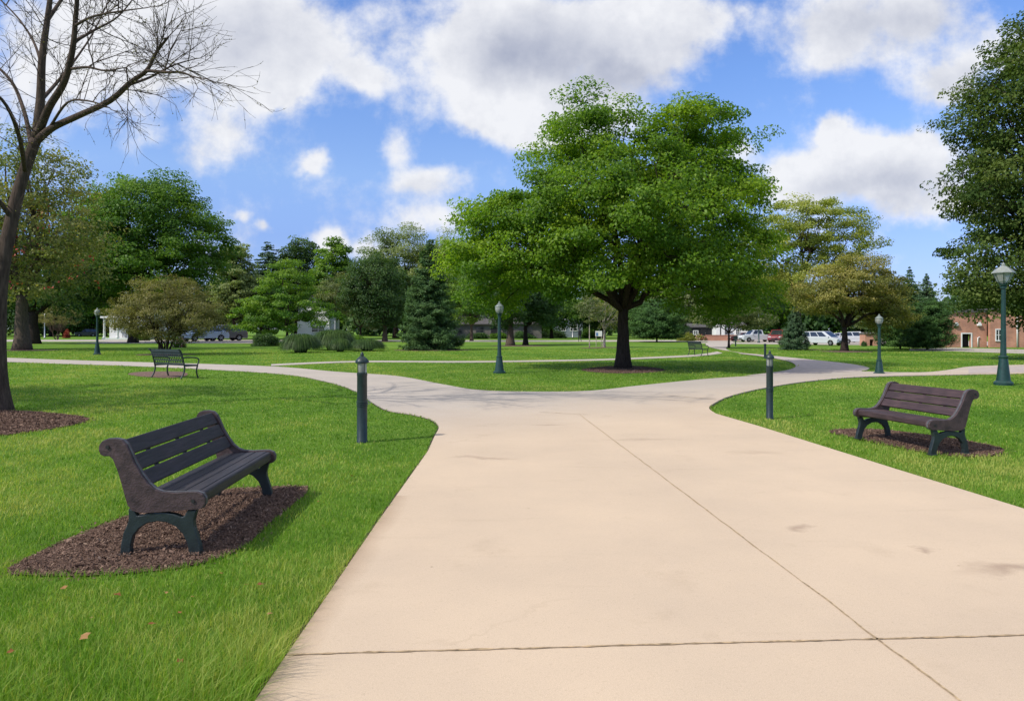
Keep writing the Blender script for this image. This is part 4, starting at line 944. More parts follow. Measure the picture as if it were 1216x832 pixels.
def make_bench(label, group, length, boards='bench_board'):
    root = thing('park_bench', label, 'bench', group=group); h = length/2
    for s in (-1, 1):
        mb = MB(); mb.prism(PANEL, s*h-.034, s*h+.034); p = mb.build('end_panel', M['bench_panel'], root, bevel=.010, seg=3)
        # worn metal edging strip round the panel and two bolts
        e = MB(); P = [(x, s*h, z) for x, z in PANEL]; out = grow_poly(PANEL, .004)
        e.prism(out, s*h-.012, s*h+.012); e.build('edging', M['rim'], p)
        for (bx, bz) in (sx((122,225)), sx((478,458))):
            b = MB(); b.tube([(bx, s*h-.042, bz), (bx, s*h+.042, bz)], .013, 10); b.build('bolt', M['trim'], p)
        l = MB(); l.prism(LEG, s*h-.026, s*h+.026)
        for x in (-.186, .296): l.box((x, s*h, .008), (.095, .085, .016))
        l.build('leg_frame', M['teal_iron'], root, bevel=.006)
    w = length-.07
    a0, a1 = np.array((-.232, .795)), np.array((-.052, .475)); t = (a1-a0)/np.linalg.norm(a1-a0); L = np.linalg.norm(a1-a0); bw = (L-.024)/3
    ang = math.atan2(-t[1], t[0])
    for i in range(3):
        c = a0+t*(bw*(i+.5)+.012*i); mb = MB(); mb.box((c[0], 0, c[1]), (bw, w, .036), rot=Matrix.Rotation(ang, 3, 'Y')); mb.build('back_board', M[boards], root, bevel=.008, seg=3)
    xs = [(-.075,.088),(.018,.088),(.111,.088),(.212,.104)]
    for i, (x, bwid) in enumerate(xs):
        mb = MB(); mb.box((x+.03, 0, .403+.012*i/3), (bwid, w, .036), rot=Matrix.Rotation(math.radians(-3), 3, 'Y')); mb.build('seat_board', M[boards], root, bevel=.008, seg=3)
    mb = MB(); mb.box((.304, 0, .386), (.06, w, .088)); mb.build('front_board', M[boards], root, bevel=.022, seg=4)
    mb = MB()
    for s in (-.6, 0, .6): mb.box((.10, s*h, .372), (.40, .04, .02)); mb.box((-.16, s*h, .62), (.02, .035, .33), rot=Matrix.Rotation(math.radians(-29), 3, 'Y'))
    mb.tube([(-.13, -h, .33), (-.13, h, .33)], .012, 8); mb.build('brace', M['teal_iron'], root)
    return root
b1 = make_bench('dark plank bench seen end on beside the near left path edge', 'wooden plank benches beside the wide path', 1.78, 'shaded_board')
b1.location = (-2.555, 6.08, .022); b1.rotation_euler.z = math.radians(2.6)
b2 = make_bench('reddish brown plank bench facing the path on the right lawn', 'wooden plank benches beside the wide path', 1.42)
b2.location = (5.43, 10.04, .022); b2.rotation_euler.z = math.radians(180+11)

# cast iron benches far off
def make_iron_bench(label, group, W=1.55):
    root = thing('iron_bench', label, 'bench', group=group); h = W/2
    for s in (-1, 1):
        y = s*h
        for path in ([(.30,y,0),(.25,y,.14),(.24,y,.28),(.27,y,.42)], [(-.34,y,0),(-.24,y,.16),(-.20,y,.30),(-.20,y,.44)]):
            mb = MB(); mb.tube(catmull(path, 4), .026, 7); mb.build('leg', M['far_iron'], root, smooth='all')
        mb = MB(); mb.tube(catmull([(-.20,y,.40),(-.25,y,.62),(-.32,y,.86),(-.38,y,.94),(-.43,y,.95)], 4), .026, 7); mb.tube([(-.21,y,.42),(.28,y,.42)], .024, 7)
        mb.build('end_frame', M['far_iron'], root, smooth='all')
        mb = MB(); mb.tube(catmull([(-.28,y,.68),(-.10,y,.69),(.14,y,.68),(.29,y,.64),(.32,y,.56),(.27,y,.44)], 4), .022, 7); mb.build('armrest', M['far_iron'], root, smooth='all')
    mb = MB()
    for i in range(8): mb.box((-.17+.06*i, 0, .44), (.045, W, .02))
    mb.build('seat', M['far_iron'], root)
    mb = MB()
    for t in (.04, .30, .60, .80, .98): mb.box((-.21-.16*t**1.4, 0, .46+.46*t), (.025, W, .04 if t < .7 else .085))
    n = 13
    for i in range(n):
        y = -h+W*(i+.5)/n
        mb.tube([(-.215,y-.05,.48),(-.25,y+.05,.63),(-.29,y-.05,.78)], .010, 4); mb.tube([(-.215,y+.05,.48),(-.25,y-.05,.63),(-.29,y+.05,.78)], .010, 4)
    mb.build('backrest', M['far_iron'], root)
    return root
GI = 'dark iron lattice benches far across the lawn'
ib = make_iron_bench('dark iron lattice bench with backrest towards us in front of the bronze shrub', GI, 1.60)
ib.location = (*G(208,448.5), 0); ib.rotation_euler.z = math.radians(58)
dup(ib, (*G(829,422.3), 0), math.radians(28), 'small far iron bench beside the path bend right of the linden', GI, (.92,.72,.92))

# ------------------------------------------------------------------ bollard lights
def make_bollard(label, H=1.28, r=.072):
    root = thing('bollard_light', label, 'bollard', group='short bollard lights beside the wide path'); k = H/1.28
    mb = MB(); mb.lathe([(r*1.12,-.03),(r*1.12,.02),(r*1.02,.03),(r*1.0,.52*k),(r*.98,.94*k),(r*1.03,.95*k),(r*1.03,.985*k),(r*.86,.99*k)], 24); post = mb.build('post', M['post_green'], root, smooth=True)
    mb = MB(); 
    for z in (.520, .548, .574): mb.lathe([(r*1.02,z*k-.010),(r*1.10,z*k-.006),(r*1.10,z*k+.006),(r*1.02,z*k+.010)], 24)
    band = mb.build('band', M['bright_metal' if False else 'post_green'], root, smooth=True)
    mb = MB(); c = Vector((r+.022, 0, .565*k)); mb.tube([c+Vector((.018*math.cos(a),0,.024*math.sin(a))) for a in np.linspace(0, 2*math.pi, 13)], .005, 6); mb.build('ring', M['bright_metal'], band, smooth='all')
    mb = MB(); mb.lathe([(r*.78,.99*k),(r*.86,1.0*k),(r*.90,1.10*k),(r*.92,1.125*k)], 24); mb.build('lens', M['lens'], root, smooth=True)
    mb = MB()
    for a in (.6, 2.17, 3.74, 5.31): mb.tube([(r*.93*math.cos(a), r*.93*math.sin(a), .985*k), (r*.95*math.cos(a), r*.95*math.sin(a), 1.13*k)], .005, 5)
    mb.tube([(0,0,.985*k),(0,0,1.08*k)], .022, 10); mb.build('cage', M['post_green'], root)
    mb = MB(); mb.lathe([(r*1.00,1.118*k),(r*1.30,1.125*k),(r*1.34,1.145*k),(r*1.22,1.165*k),(r*.92,1.190*k),(r*.52,1.215*k),(r*.34,1.222*k),(r*.36,1.240*k),(r*.28,1.262*k),(r*.08,1.285*k),(0,1.287*k)], 24); mb.build('cap', M['post_green'], root, smooth=True)
    return root
bo = make_bollard('dark green bollard light on the grass corner left of the path')
bo.location = (*G(430,525), 0); bo.rotation_euler.z = .1
dup(bo, (*G(914,497.5), 0), .5, 'dark green bollard light on the right lawn left of the brown bench', None, (.82,.82,.96))
mb = MB(); mb.lathe([(.085,-.02),(.085,.03),(.065,.05),(.062,.74),(.075,.75),(.075,.80),(.03,.83),(0,.83)], 14)
o = mb.build('plain_post', M['post_green'], None, smooth=True); o.location = (*G(908.5,426), 0); tag(o, 'short plain dark post at the far edge behind the right bollard', 'post')
mb = MB(); mb.lathe([(.07,-.02),(.06,.7),(.06,.72),(0,.74)], 10); mb.box((0,-.03,.82),(.42,.03,.26)); o = mb.build('marker_post', M['post_green']); o.location = (*G(873.5,411), 0); tag(o, 'tiny dark marker post at the roadside right of the forked tree', 'post')

# ------------------------------------------------------------------ lamp posts
def make_lamp(label, H, style, kr=1.0):
    root = thing('street_lamp', label, 'street lamp', group='green park lamp posts'); g = H/3.5
    hb = .80*g; top = H-.62*g
    def R(x): return x*kr
    mb = MB(); mb.lathe([(R(.25),-.03),(R(.25),.07*g),(R(.22),.10*g),(R(.185),.13*g),(R(.165),.30*g),(R(.128),hb*.80),(R(.112),hb*.95),(R(.125),hb*.97),(R(.125),hb*1.03),(R(.10),hb*1.06)], 20); base = mb.build('base', M['lamp_green'], root, smooth=True)
    # fluted pole
    n = 32; V = []; zs = [(hb*1.0,.088),(hb*1.06,.080),(H*.5,.066),(top-.06*g,.055),(top,.055)]
    for z, r in zs:
        for k in range(n): V.append((R(r)*(1 if k % 2 else .93)*math.cos(2*math.pi*k/n), R(r)*(1 if k % 2 else .93)*math.sin(2*math.pi*k/n), z))
    Fc = [(i*n+k, i*n+(k+1)%n, (i+1)*n+(k+1)%n, (i+1)*n+k) for i in range(len(zs)-1) for k in range(n)]
    mb = MB(); mb.add(V, Fc); mb.lathe([(R(.055),top-.10*g),(R(.085),top-.09*g),(R(.085),top-.05*g),(R(.06),top-.03*g),(R(.10),top-.01*g),(R(.11),top+.03*g),(R(.07),top+.05*g)], 20); mb.build('pole', M['lamp_green'], root, smooth=True)
    lt = thing('lantern', '', ''); lt.parent = root
    for kk in ('label', 'category'): del lt[kk]
    z = top+.04*g; q = g*1.0
    if style == 'acorn':
        gl = [(R(.085),0),(R(.13),.06*q),(R(.165),.16*q),(R(.172),.26*q),(R(.15),.34*q)]; rf = [(R(.182),.325*q),(R(.18),.345*q),(R(.13),.40*q),(R(.075),.46*q),(R(.04),.50*q),(R(.045),.53*q),(R(.02),.57*q),(0,.60*q)]; ns = 20
    else:
        gl = [(R(.10),0),(R(.16),.07*q),(R(.215),.20*q),(R(.265),.31*q)]; rf = [(R(.30),.305*q),(R(.295),.325*q),(R(.20),.42*q),(R(.10),.49*q),(R(.045),.52*q),(R(.05),.55*q),(R(.02),.60*q),(0,.62*q)]; ns = 8
    mb = MB(); mb.lathe(gl, ns, (0,0,z)); mb.build('globe', M['lens'], lt, smooth=(style == 'acorn'))
    mb = MB(); mb.lathe(rf, ns, (0,0,z)); mb.build('roof_cap', M['roofglass'] if style != 'acorn' else M['lens_cap'], lt, smooth=(style == 'acorn'))
    mb = MB()
    for k in range(ns if ns == 8 else 4):
        a = 2*math.pi*k/(ns if ns == 8 else 4); mb.tube([((r+.003)*math.cos(a), (r+.003)*math.sin(a), z+zz) for r, zz in gl], .007*kr, 5)
    mb.lathe([(R(.05),-.02*q),(R(.12),-.005*q),(R(.11),.02*q)], 16, (0,0,z)); mb.tube([(0,0,z),(0,0,z+.22*q)], .035, 10); mb.build('lantern_frame', M['lamp_green'], lt, smooth='all')
    return root
M['lens_cap'] = simple('lamp_cap_grey', (.19, .22, .20), .4, .2, 10)
M['roofglass'] = simple('lamp_roof_grey', (.25, .27, .24), .35, .2, 10)
def lamp_at(u, v, vtop, label, style, kr):
    x, y = G(u, v); l = make_lamp(label, (v-vtop)*y/F, style, kr); l.location = (x, y, 0); l.rotation_euler.z = .2; return l
lamp_at(1191.5, 457, 313, 'tall green lamp post with angular lantern at the right edge', 'octagon', 1.0)
lamp_at(593, 443, 358, 'green lamp post with round lantern left of the linden', 'acorn', .92)
lamp_at(1044, 444, 373, 'short green lamp post with pale lantern in front of the autumn tree', 'acorn', .78)
lamp_at(115.5, 421, 365.5, 'dark lamp post beside the white porch house on the left', 'acorn', .95)
for u, vb, vt, lab in ((901,407,372,'thin dark pole by the white pickup beneath the linden crown'),(680,401,372,'thin grey pole in front of the grey house'),(53,401.5,372,'slim pale pole left of the thin twiggy tree')):
    x, y = G(u, vb); h = (vb-vt)*y/F; mb = MB(); mb.lathe([(.16,-.02),(.16,.15),(.09,.22),(.075,h*.5),(.06,h),(0,h+.03)], 12); mb.tube([(0,0,h*.94),(.25,0,h*.99),(.5,0,h)], .035, 8)
    o = mb.build('light_pole', M['lamp_green' if u > 800 else 'bright_metal'], None, smooth='all'); o.location = (x, y, 0); tag(o, lab, 'pole')

# ------------------------------------------------------------------ cars
def arc(cx, r, n=9): return [(cx+r*math.cos(a), .30+r*math.sin(a)) for a in np.linspace(math.pi, 0, n)]
def make_car(label, paint, style='sedan'):
    root = thing('parked_car', label, 'car', group='cars parked along the far road')
    W = {'sedan':1.78,'van':1.92,'suv':1.88,'pickup':1.90}[style]; hw = W/2
    L, hood, belt, roof, cab = {'sedan':(4.6,.78,.92,1.44,[(-1.95,.93),(-1.25,1.42),(.25,1.44),(1.05,.90)]),
        'van':(4.95,.92,1.02,1.74,[(-2.42,1.03),(-2.22,1.70),(.55,1.74),(1.72,.98)]),
        'suv':(4.5,.95,1.02,1.68,[(-2.15,1.03),(-1.95,1.62),(.25,1.68),(1.0,1.0)]),
        'pickup':(5.2,.98,1.05,1.74,[(-.55,1.06),(-.42,1.70),(.85,1.74),(1.5,1.03)])}[style]
    x0, x1 = -L/2, L/2; wr = .33; ax0, ax1 = x0+.92, x1-.88
    poly = [(x0+.04,.26)]+arc(ax0, wr+.05)+arc(ax1, wr+.05)+[(x1-.08,.24),(x1,.42),(x1-.02,.62),(x1-.16,hood-.04),(x1-.5,hood+.01),(cab[3][0],cab[3][1])]+[(cab[0][0],cab[0][1])]
    if style in ('sedan',): poly += [(x0+.22,.95),(x0+.05,.90)]
    elif style == 'pickup': poly += [(x0+.04,1.02)]
    poly += [(x0-.02,.60)]
    mb = MB(); mb.prism(poly, -hw, hw)
    # cabin with sides leaning in
    b = [(cab[0][0],-hw*.97,cab[0][1]-.01),(cab[3][0],-hw*.95,cab[3][1]-.01),(cab[3][0],hw*.95,cab[3][1]-.01),(cab[0][0],hw*.97,cab[0][1]-.01)]
    t = [(cab[1][0],-hw*.78,cab[1][1]),(cab[2][0],-hw*.78,cab[2][1]),(cab[2][0],hw*.78,cab[2][1]),(cab[1][0],hw*.78,cab[1][1])]
    mb.add(b+t, [(0,1,5,4),(1,2,6,5),(2,3,7,6),(3,0,4,7),(4,5,6,7),(3,2,1,0)])
    mb.build('body', paint, root, bevel=.045, seg=3)
    def pane(q, u0, u1, v0, v1, off=.008):
        q = [Vector(p) for p in q]; nrm = (q[1]-q[0]).cross(q[3]-q[0]).normalized()
        f = lambda u, v: (q[0]*(1-u)+q[1]*u)*(1-v)+(q[3]*(1-u)+q[2]*u)*v+nrm*off
        return [f(u0,v0), f(u1,v0), f(u1,v1), f(u0,v1)]
    Q = {'windshield':(b[1],b[2],t[2],t[1]), 'rear_window':(b[3],b[0],t[0],t[3])}
    for nm, q in Q.items(): MB().add(pane(q,.08,.92,.08,.92), [(0,1,2,3)]).build(nm, M['glass'], root)
    cuts = [(.10,.46),(.50,.86)] if style in ('sedan','suv') else ([(.05,.31),(.34,.60),(.63,.88)] if style == 'van' else [(.12,.45),(.50,.86)])
    for q, flip in (((b[0],b[1],t[1],t[0]), False), ((b[2],b[3],t[3],t[2]), True)):
        for c0, c1 in cuts:
            if flip: c0, c1 = 1-c1, 1-c0
            MB().add(pane(q,c0,c1,.14,.88), [(0,1,2,3)]).build('side_window', M['glass'], root)
    for ax in (ax0, ax1):
        for s in (-1, 1):
            w = thing('wheel', '', ''); del w['label']; del w['category']; w.parent = root; w.location = (ax, s*(hw-.10), wr)
            prof = [(wr*.62,-.10),(wr*.93,-.11),(wr,-.08),(wr,.08),(wr*.93,.11),(wr*.62,.10)]
            mb = MB(); mb.lathe(prof, 20, mat=Matrix.Rotation(math.radians(90), 4, 'X')); mb.build('tyre', M['tyre'], w, smooth=True)
            mb = MB(); mb.lathe([(wr*.63,-.085),(wr*.63,.085)], 20, mat=Matrix.Rotation(math.radians(90), 4, 'X'))
            for k in range(5): mb.box((wr*.32*math.cos(k*1.2566), s*.095, wr*.32*math.sin(k*1.2566)), (wr*.6,.03,.07), rot=Matrix.Rotation(-k*1.2566, 3, 'Y'))
            mb.build('rim', M['rim_alloy'], w)
    for s in (-1, 1):
        mb = MB(); mb.box((x1-.09, s*hw*.72, hood-.17), (.16,.36,.15)); mb.build('headlight', M['lamp_glass'], root, bevel=.03)
        mb = MB(); mb.box((x0+.05, s*hw*.80, .80), (.14,.26,.20)); mb.build('taillight', M['tail_red'], root, bevel=.02)
        mb = MB(); mb.box((cab[3][0]-.35, s*(hw+.07), belt+.05), (.12,.16,.12)); mb.build('mirror', paint, root, bevel=.03)
    mb = MB(); mb.box((x1-.03,0,.50),(.07,W*.5,.14)); mb.box((x1-.045,0,.33),(.09,W*.86,.10)); mb.build('grille', M['trim'], root)
    mb = MB(); mb.box((x0+.02,0,.40),(.10,W*.9,.16)); mb.build('bumper', M['trim'], root, bevel=.02)
    return root
def put_car(label, col, style, u, vb, rz):
    u = u-3 if 230 < u < 280 else u
    c = make_car(label, M['car_'+col], style); x, y = G(u, vb); c.location = (x, y, .028); sc_ = .80 if u > 950 or u == 882 else .88 if u > 890 else (1.32 if 190 < u < 280 else 1.0); c.scale = (sc_,)*3; c.rotation_euler.z = math.radians(rz); return c
put_car('dark navy car in the shade left of the white porch house', 'navy', 'suv', 103, 399.6, 205)
put_car('silver blue sedan parked facing us, left of the adjoining pair', 'silver', 'sedan', 245, 405.2, 232)
put_car('dark grey hatchback parked close behind the silver blue sedan', 'charcoal', 'suv', 268, 404.8, 222)
put_car('silver car half hidden behind the bronze shrub', 'silver', 'suv', 203, 403.2, 215)
put_car('dark van parked at the right side of the bronze shrub', 'charcoal', 'van', 217, 402.2, 190)
put_car('pale car hidden behind the clumps of fountain grass', 'white', 'sedan', 362, 402.6, 180)
put_car('white minivan with dark windows right of the small blue spruce', 'white', 'van', 977, 410.2, -55)
put_car('white car just right of the autumn tree trunk', 'white', 'suv', 1019, 408.5, -20)
put_car('white car behind the autumn tree trunk near the minivan', 'white', 'sedan', 1002, 406.5, -25)
put_car('small white pickup by the thin dark pole', 'white', 'pickup', 899, 406.0, 190)
put_car('dark red car left of the small white pickup', 'maroon', 'sedan', 882, 405.2, 180)
put_car('red van partly hidden behind the small blue spruce', 'red', 'van', 924, 406.4, 240)

# ------------------------------------------------------------------ buildings
def window(par, c, w, h, face='y', d=.06, mat='white_paint'):
    f = MB(); s = -1
    def bx(cx, cz, ww, hh, dd, mb, off=0):
        mb.box((c[0]+cx, c[1]-dd/2-off, c[2]+cz), (ww, dd, hh))
    t = .09
    bx(0, h/2-t/2, w, t, d, f); bx(0, -h/2+t/2, w, t, d+.05, f); bx(-w/2+t/2, 0, t, h-2*t, d, f); bx(w/2-t/2, 0, t, h-2*t, d, f); bx(0, 0, .05, h-2*t, d*.7, f); bx(-w/4, 0, w/2-.1, .05, d*.6, f); bx(w/4, 0, w/2-.1, .05, d*.6, f)
    o = f.build('window', M[mat], par); g = MB(); g.box((c[0], c[1]-.008, c[2]), (w-.1, .016, h-.1)); g.build('pane', M['glass'], o); return o
def house(name, label, x, y, w, d, h, wall, roofh=2.2, over=.4, rz=0, ridge='x', wins=(), door=None, frame='white_paint'):
    root = thing(name, label, 'building', (x, y, 0), math.radians(rz))
    mb = MB(); mb.box((0, d/2, h/2), (w, d, h))
    if ridge == 'x': mb.add([(-w/2,0,h),(-w/2,d,h),(-w/2,d/2,h+roofh),(w/2,0,h),(w/2,d,h),(w/2,d/2,h+roofh)], [(0,1,2),(4,3,5)])
    else: mb.add([(-w/2,0,h),(w/2,0,h),(0,0,h+roofh),(-w/2,d,h),(w/2,d,h),(0,d,h+roofh)], [(0,1,2),(4,3,5)])
    mb.build('wall', wall, root)
    mb = MB(); th = .14
    if ridge == 'x':
        for y0, y1 in ((-over, d/2), (d+over, d/2)):
            z0 = h-over*roofh/(d/2)+.02; mb.add([(-w/2-over,y0,z0),(w/2+over,y0,z0),(w/2+over,y1,h+roofh+.02),(-w/2-over,y1,h+roofh+.02),(-w/2-over,y0,z0+th),(w/2+over,y0,z0+th),(w/2+over,y1,h+roofh+th),(-w/2-over,y1,h+roofh+th)], [(0,3,2,1),(4,5,6,7),(0,1,5,4),(1,2,6,5),(2,3,7,6),(3,0,4,7)])
    else:
        for s in (-1, 1):
            xe = s*(w/2+over); z0 = h-over*roofh/(w/2)+.02; mb.add([(xe,-over,z0),(0,-over,h+roofh+.02),(0,d+over,h+roofh+.02),(xe,d+over,z0),(xe,-over,z0+th),(0,-over,h+roofh+th),(0,d+over,h+roofh+th),(xe,d+over,z0+th)], [(0,3,2,1),(4,5,6,7),(0,1,5,4),(1,2,6,5),(2,3,7,6),(3,0,4,7)])
    mb.build('roof', M['roof'], root)
    for wx, wz, ww, wh in wins: window(root, (wx, 0, wz), ww, wh, mat=frame)
    if door:
        dx, dw, dh = door; mb = MB(); mb.box((dx, -.04, dh/2+.05), (dw, .08, dh)); dd = mb.build('door', M['dark'], root); k = MB(); k.tube([(dx+dw*.35,-.08,1.05),(dx+dw*.35,-.14,1.05)], .04, 8); k.build('handle', M['bright_metal'], dd)
    return root
# white porch house on the left
Y = 116; x = GX(142, Y)
ph = house('porch_house', 'small white house with columned porch behind the left lamp', x+.4, Y+2.2, 6.4, 6, 3.6, M['white_siding'], 2.0, .4, wins=((.35,2.1,1.2,1.5),(-2.1,2.1,.9,1.5)), door=None)
for px in (-2.95, -.85, 1.1, 2.95):
    mb = MB(); mb.lathe([(.24,0),(.24,.2),(.17,.26),(.15,2.9),(.22,3.0),(.22,3.12)], 14, (px,-1.9,.25)); mb.build('column', M['white_paint'], ph, smooth=True)
mb = MB(); mb.box((0,-1.05,.125),(6.6,2.06,.25)); mb.build('porch_floor', M['white_paint'], ph)
mb = MB(); mb.box((0,-1.1,3.52),(6.9,2.2,.28)); mb.build('porch_roof', M['white_paint'], ph)
mb = MB()
for i in range(9): mb.box((-.1+i*.22,-1.9,.7),(.05,.05,.75))
mb.box((.8,-1.9,1.08),(2.0,.07,.07)); mb.build('railing', M['trim'], ph)
# white two-storey house behind the light green tree
Y = 120
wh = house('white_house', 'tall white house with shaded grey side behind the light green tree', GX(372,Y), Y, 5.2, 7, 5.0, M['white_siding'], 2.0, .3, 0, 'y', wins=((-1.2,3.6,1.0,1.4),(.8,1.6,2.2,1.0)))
mb = MB(); mb.box((3.05, 1.2, 2.6), (.9, 1.6, 5.2)); mb.build('shaded_side', M['shade_siding'], wh)  # grey box for the house's shaded side, shade put into its colour
# grey house
Y = 150
house('grey_house', 'blue grey house seen between the tree trunks left of the linden', GX(676,Y), Y, 5.4, 7, 5.6, M['grey_siding'], 1.8, .3, 0, 'y', wins=((-.7,4.2,1.2,1.3),(.9,1.9,1.5,1.3),(-1.2,1.9,1.0,1.3)))
# long low stone building far behind
Y = 128
house('stone_building', 'long low dark stone building behind the spruce and lamp', GX(585,Y), Y, 17, 7, 2.6, M['stone'], 1.4, .5, 0, 'x', wins=((-6,1.5,1.4,1.1),(-2.2,1.5,1.4,1.1),(2.4,1.5,1.4,1.1),(6.2,1.5,1.4,1.1)), door=(.2,1.0,2.1), frame='roof')
# white pavilion and dark shed by the right lot
Y = 112
wp = house('white_pavilion', 'bright white low building behind the small forked tree', GX(869,Y), Y, 4.9, 6, 1.9, M['white_paint'], .7, .15, 0, 'x', wins=((-.9,1.2,.7,.8),(.9,1.2,.7,.8)))
mb = MB(); mb.box((-2.35,-.5,1.45),(.62,.9,2.9)); mb.box((-1.55,-.5,1.40),(.5,.9,2.8)); mb.build('gable_post', M['white_paint'], wp, bevel=.04)
Y = 114
house('dark_shed', 'low dark shed left of the white building', GX(833,Y), Y, 3.6, 4, 1.9, M['dark'], .5, .2, 0, 'x', door=(.3,.9,1.7), wins=((-.9,1.1,.8,.7),))
mb = MB(); mb.box((0,0,.38),(4.6,.45,.76)); mb.box((0,0,.79),(4.75,.55,.06)); o = mb.build('planter_wall', M['brick']); o.location = (GX(858,104),104,0); tag(o, 'low red brick planter wall in front of the white building', 'wall')
# red brick building on the right
Y = 66; xl = GX(1128, Y)
bb = thing('brick_building', 'red brick building with dark doorway at the right edge', 'building', (xl, Y, 0))
def wall_open(mb, w, h, openings, y, d=.3):      # wall face along x with rectangular openings, no overlapping pieces
    xs = sorted({0, w, *[o[0] for o in openings], *[o[0]+o[2] for o in openings]})
    for a, b_ in zip(xs[:-1], xs[1:]):
        op = [o for o in openings if o[0] <= a+1e-6 and o[0]+o[2] >= b_-1e-6]; zs = [(0, h)]
        for o in op: zs = [(0, o[1]), (o[1]+o[3], h)]
        for z0, z1 in zs:
            if z1-z0 > .01: mb.box(((a+b_)/2, y+d/2, (z0+z1)/2), (b_-a, d, z1-z0))
mb = MB(); wall_open(mb, 3.3, 3.1, [(1.05,0,.85,1.15+.05)], 0); wall_open(mb, .001, .001, [], 0)
mb.box((.15,1.8,1.55),(.3,3.0,3.1)); mb.build('wall', M['brick'], bb)
mb = MB(); wall_open(mb, 14, 3.3, [(.45,.55,.62,1.1),(4.5,.8,1.1,1.5),(8.5,.8,1.1,1.5)], 0); w2 = mb.build('wing_wall', M['brick'], bb); w2.location = (3.302, -.45, 0)
mb = MB(); mb.box((1.6,1.55,3.16),(3.3,3.5,.12)); mb.box((10.35,1.5,3.38),(14.1,4.3,.16)); mb.build('roof', M['roof'], bb)
mb = MB(); mb.box((1.475,.45,.60),(.85,.1,1.2)); dd = mb.build('doorway', M['dark'], bb)
mb = MB(); mb.box((1.03,-.03,.6),(.09,.06,1.2)); mb.box((1.92,-.03,.6),(.09,.06,1.2)); mb.box((1.475,-.03,1.25),(.98,.06,.1)); mb.build('door_frame', M['white_paint'], bb)
for wx, wz, ww, wh_ in ((.76,1.10,.62,1.1),(5.05,1.55,1.1,1.5),(9.05,1.55,1.1,1.5)): window(bb, (3.302+wx, -.42, wz), ww, wh_)
for wx in (.5, 2.55):
    mb = MB(); mb.box((wx,-.12,2.0),(.34,.24,.18)); mb.box((wx,-.16,2.16),(.22,.14,.14)); mb.build('wall_light', M['white_paint'], bb, bevel=.03)
mb = MB(); mb.tube([(2.45,-.07,.05),(2.45,-.07,.85),(2.62,-.07,.92)], .045, 8); mb.tube([(5.65,-.52,.05),(5.65,-.52,3.2)], .06, 8); mb.build('downpipe', M['white_paint'], bb, smooth='all')
# little brick hut
Y = 72; hut = thing('brick_hut', 'little square brick hut right of the autumn tree trunk', 'building', (GX(1035,Y), Y, 0))
mb = MB(); wall_open(mb, 1.25, 1.15, [(.45,0,.36,.62)], 0, .25); mb.box((.125,.7,.575),(.25,.9,1.15)); mb.box((1.125,.7,.575),(.25,.9,1.15)); o = mb.build('wall', M['brick'], hut); o.location.x = -.62
mb = MB(); mb.box((0,.55,1.20),(1.4,1.4,.10)); mb.box((0,.55,1.29),(1.1,1.1,.08)); mb.build('roof', M['stone'], hut)
mb = MB(); mb.box((0,.9,.4),(.7,.06,.78)); mb.build('doorway', M['dark'], hut)
# notice board by the white tree
x, y = G(714, 412); nb = thing('notice_board', 'small white and blue notice board beside the whitish tree', 'sign', (x-.05, y+1.5, 0))
mb = MB(); mb.box((0,0,1.2),(.62,.04,.5)); mb.build('board', M['white_paint'], nb, bevel=.01)
mb = MB(); mb.box((-.16,-.025,1.15),(.2,.01,.3)); mb.build('blue_patch', simple('blue_print', (.12,.22,.45), .5, .1, 5), nb)
mb = MB(); mb.tube([(-.24,0,-.05),(-.24,0,1.0)], .03, 8); mb.tube([(.24,0,-.05),(.24,0,1.0)], .03, 8); mb.build('post', M['bark_pale'], nb)

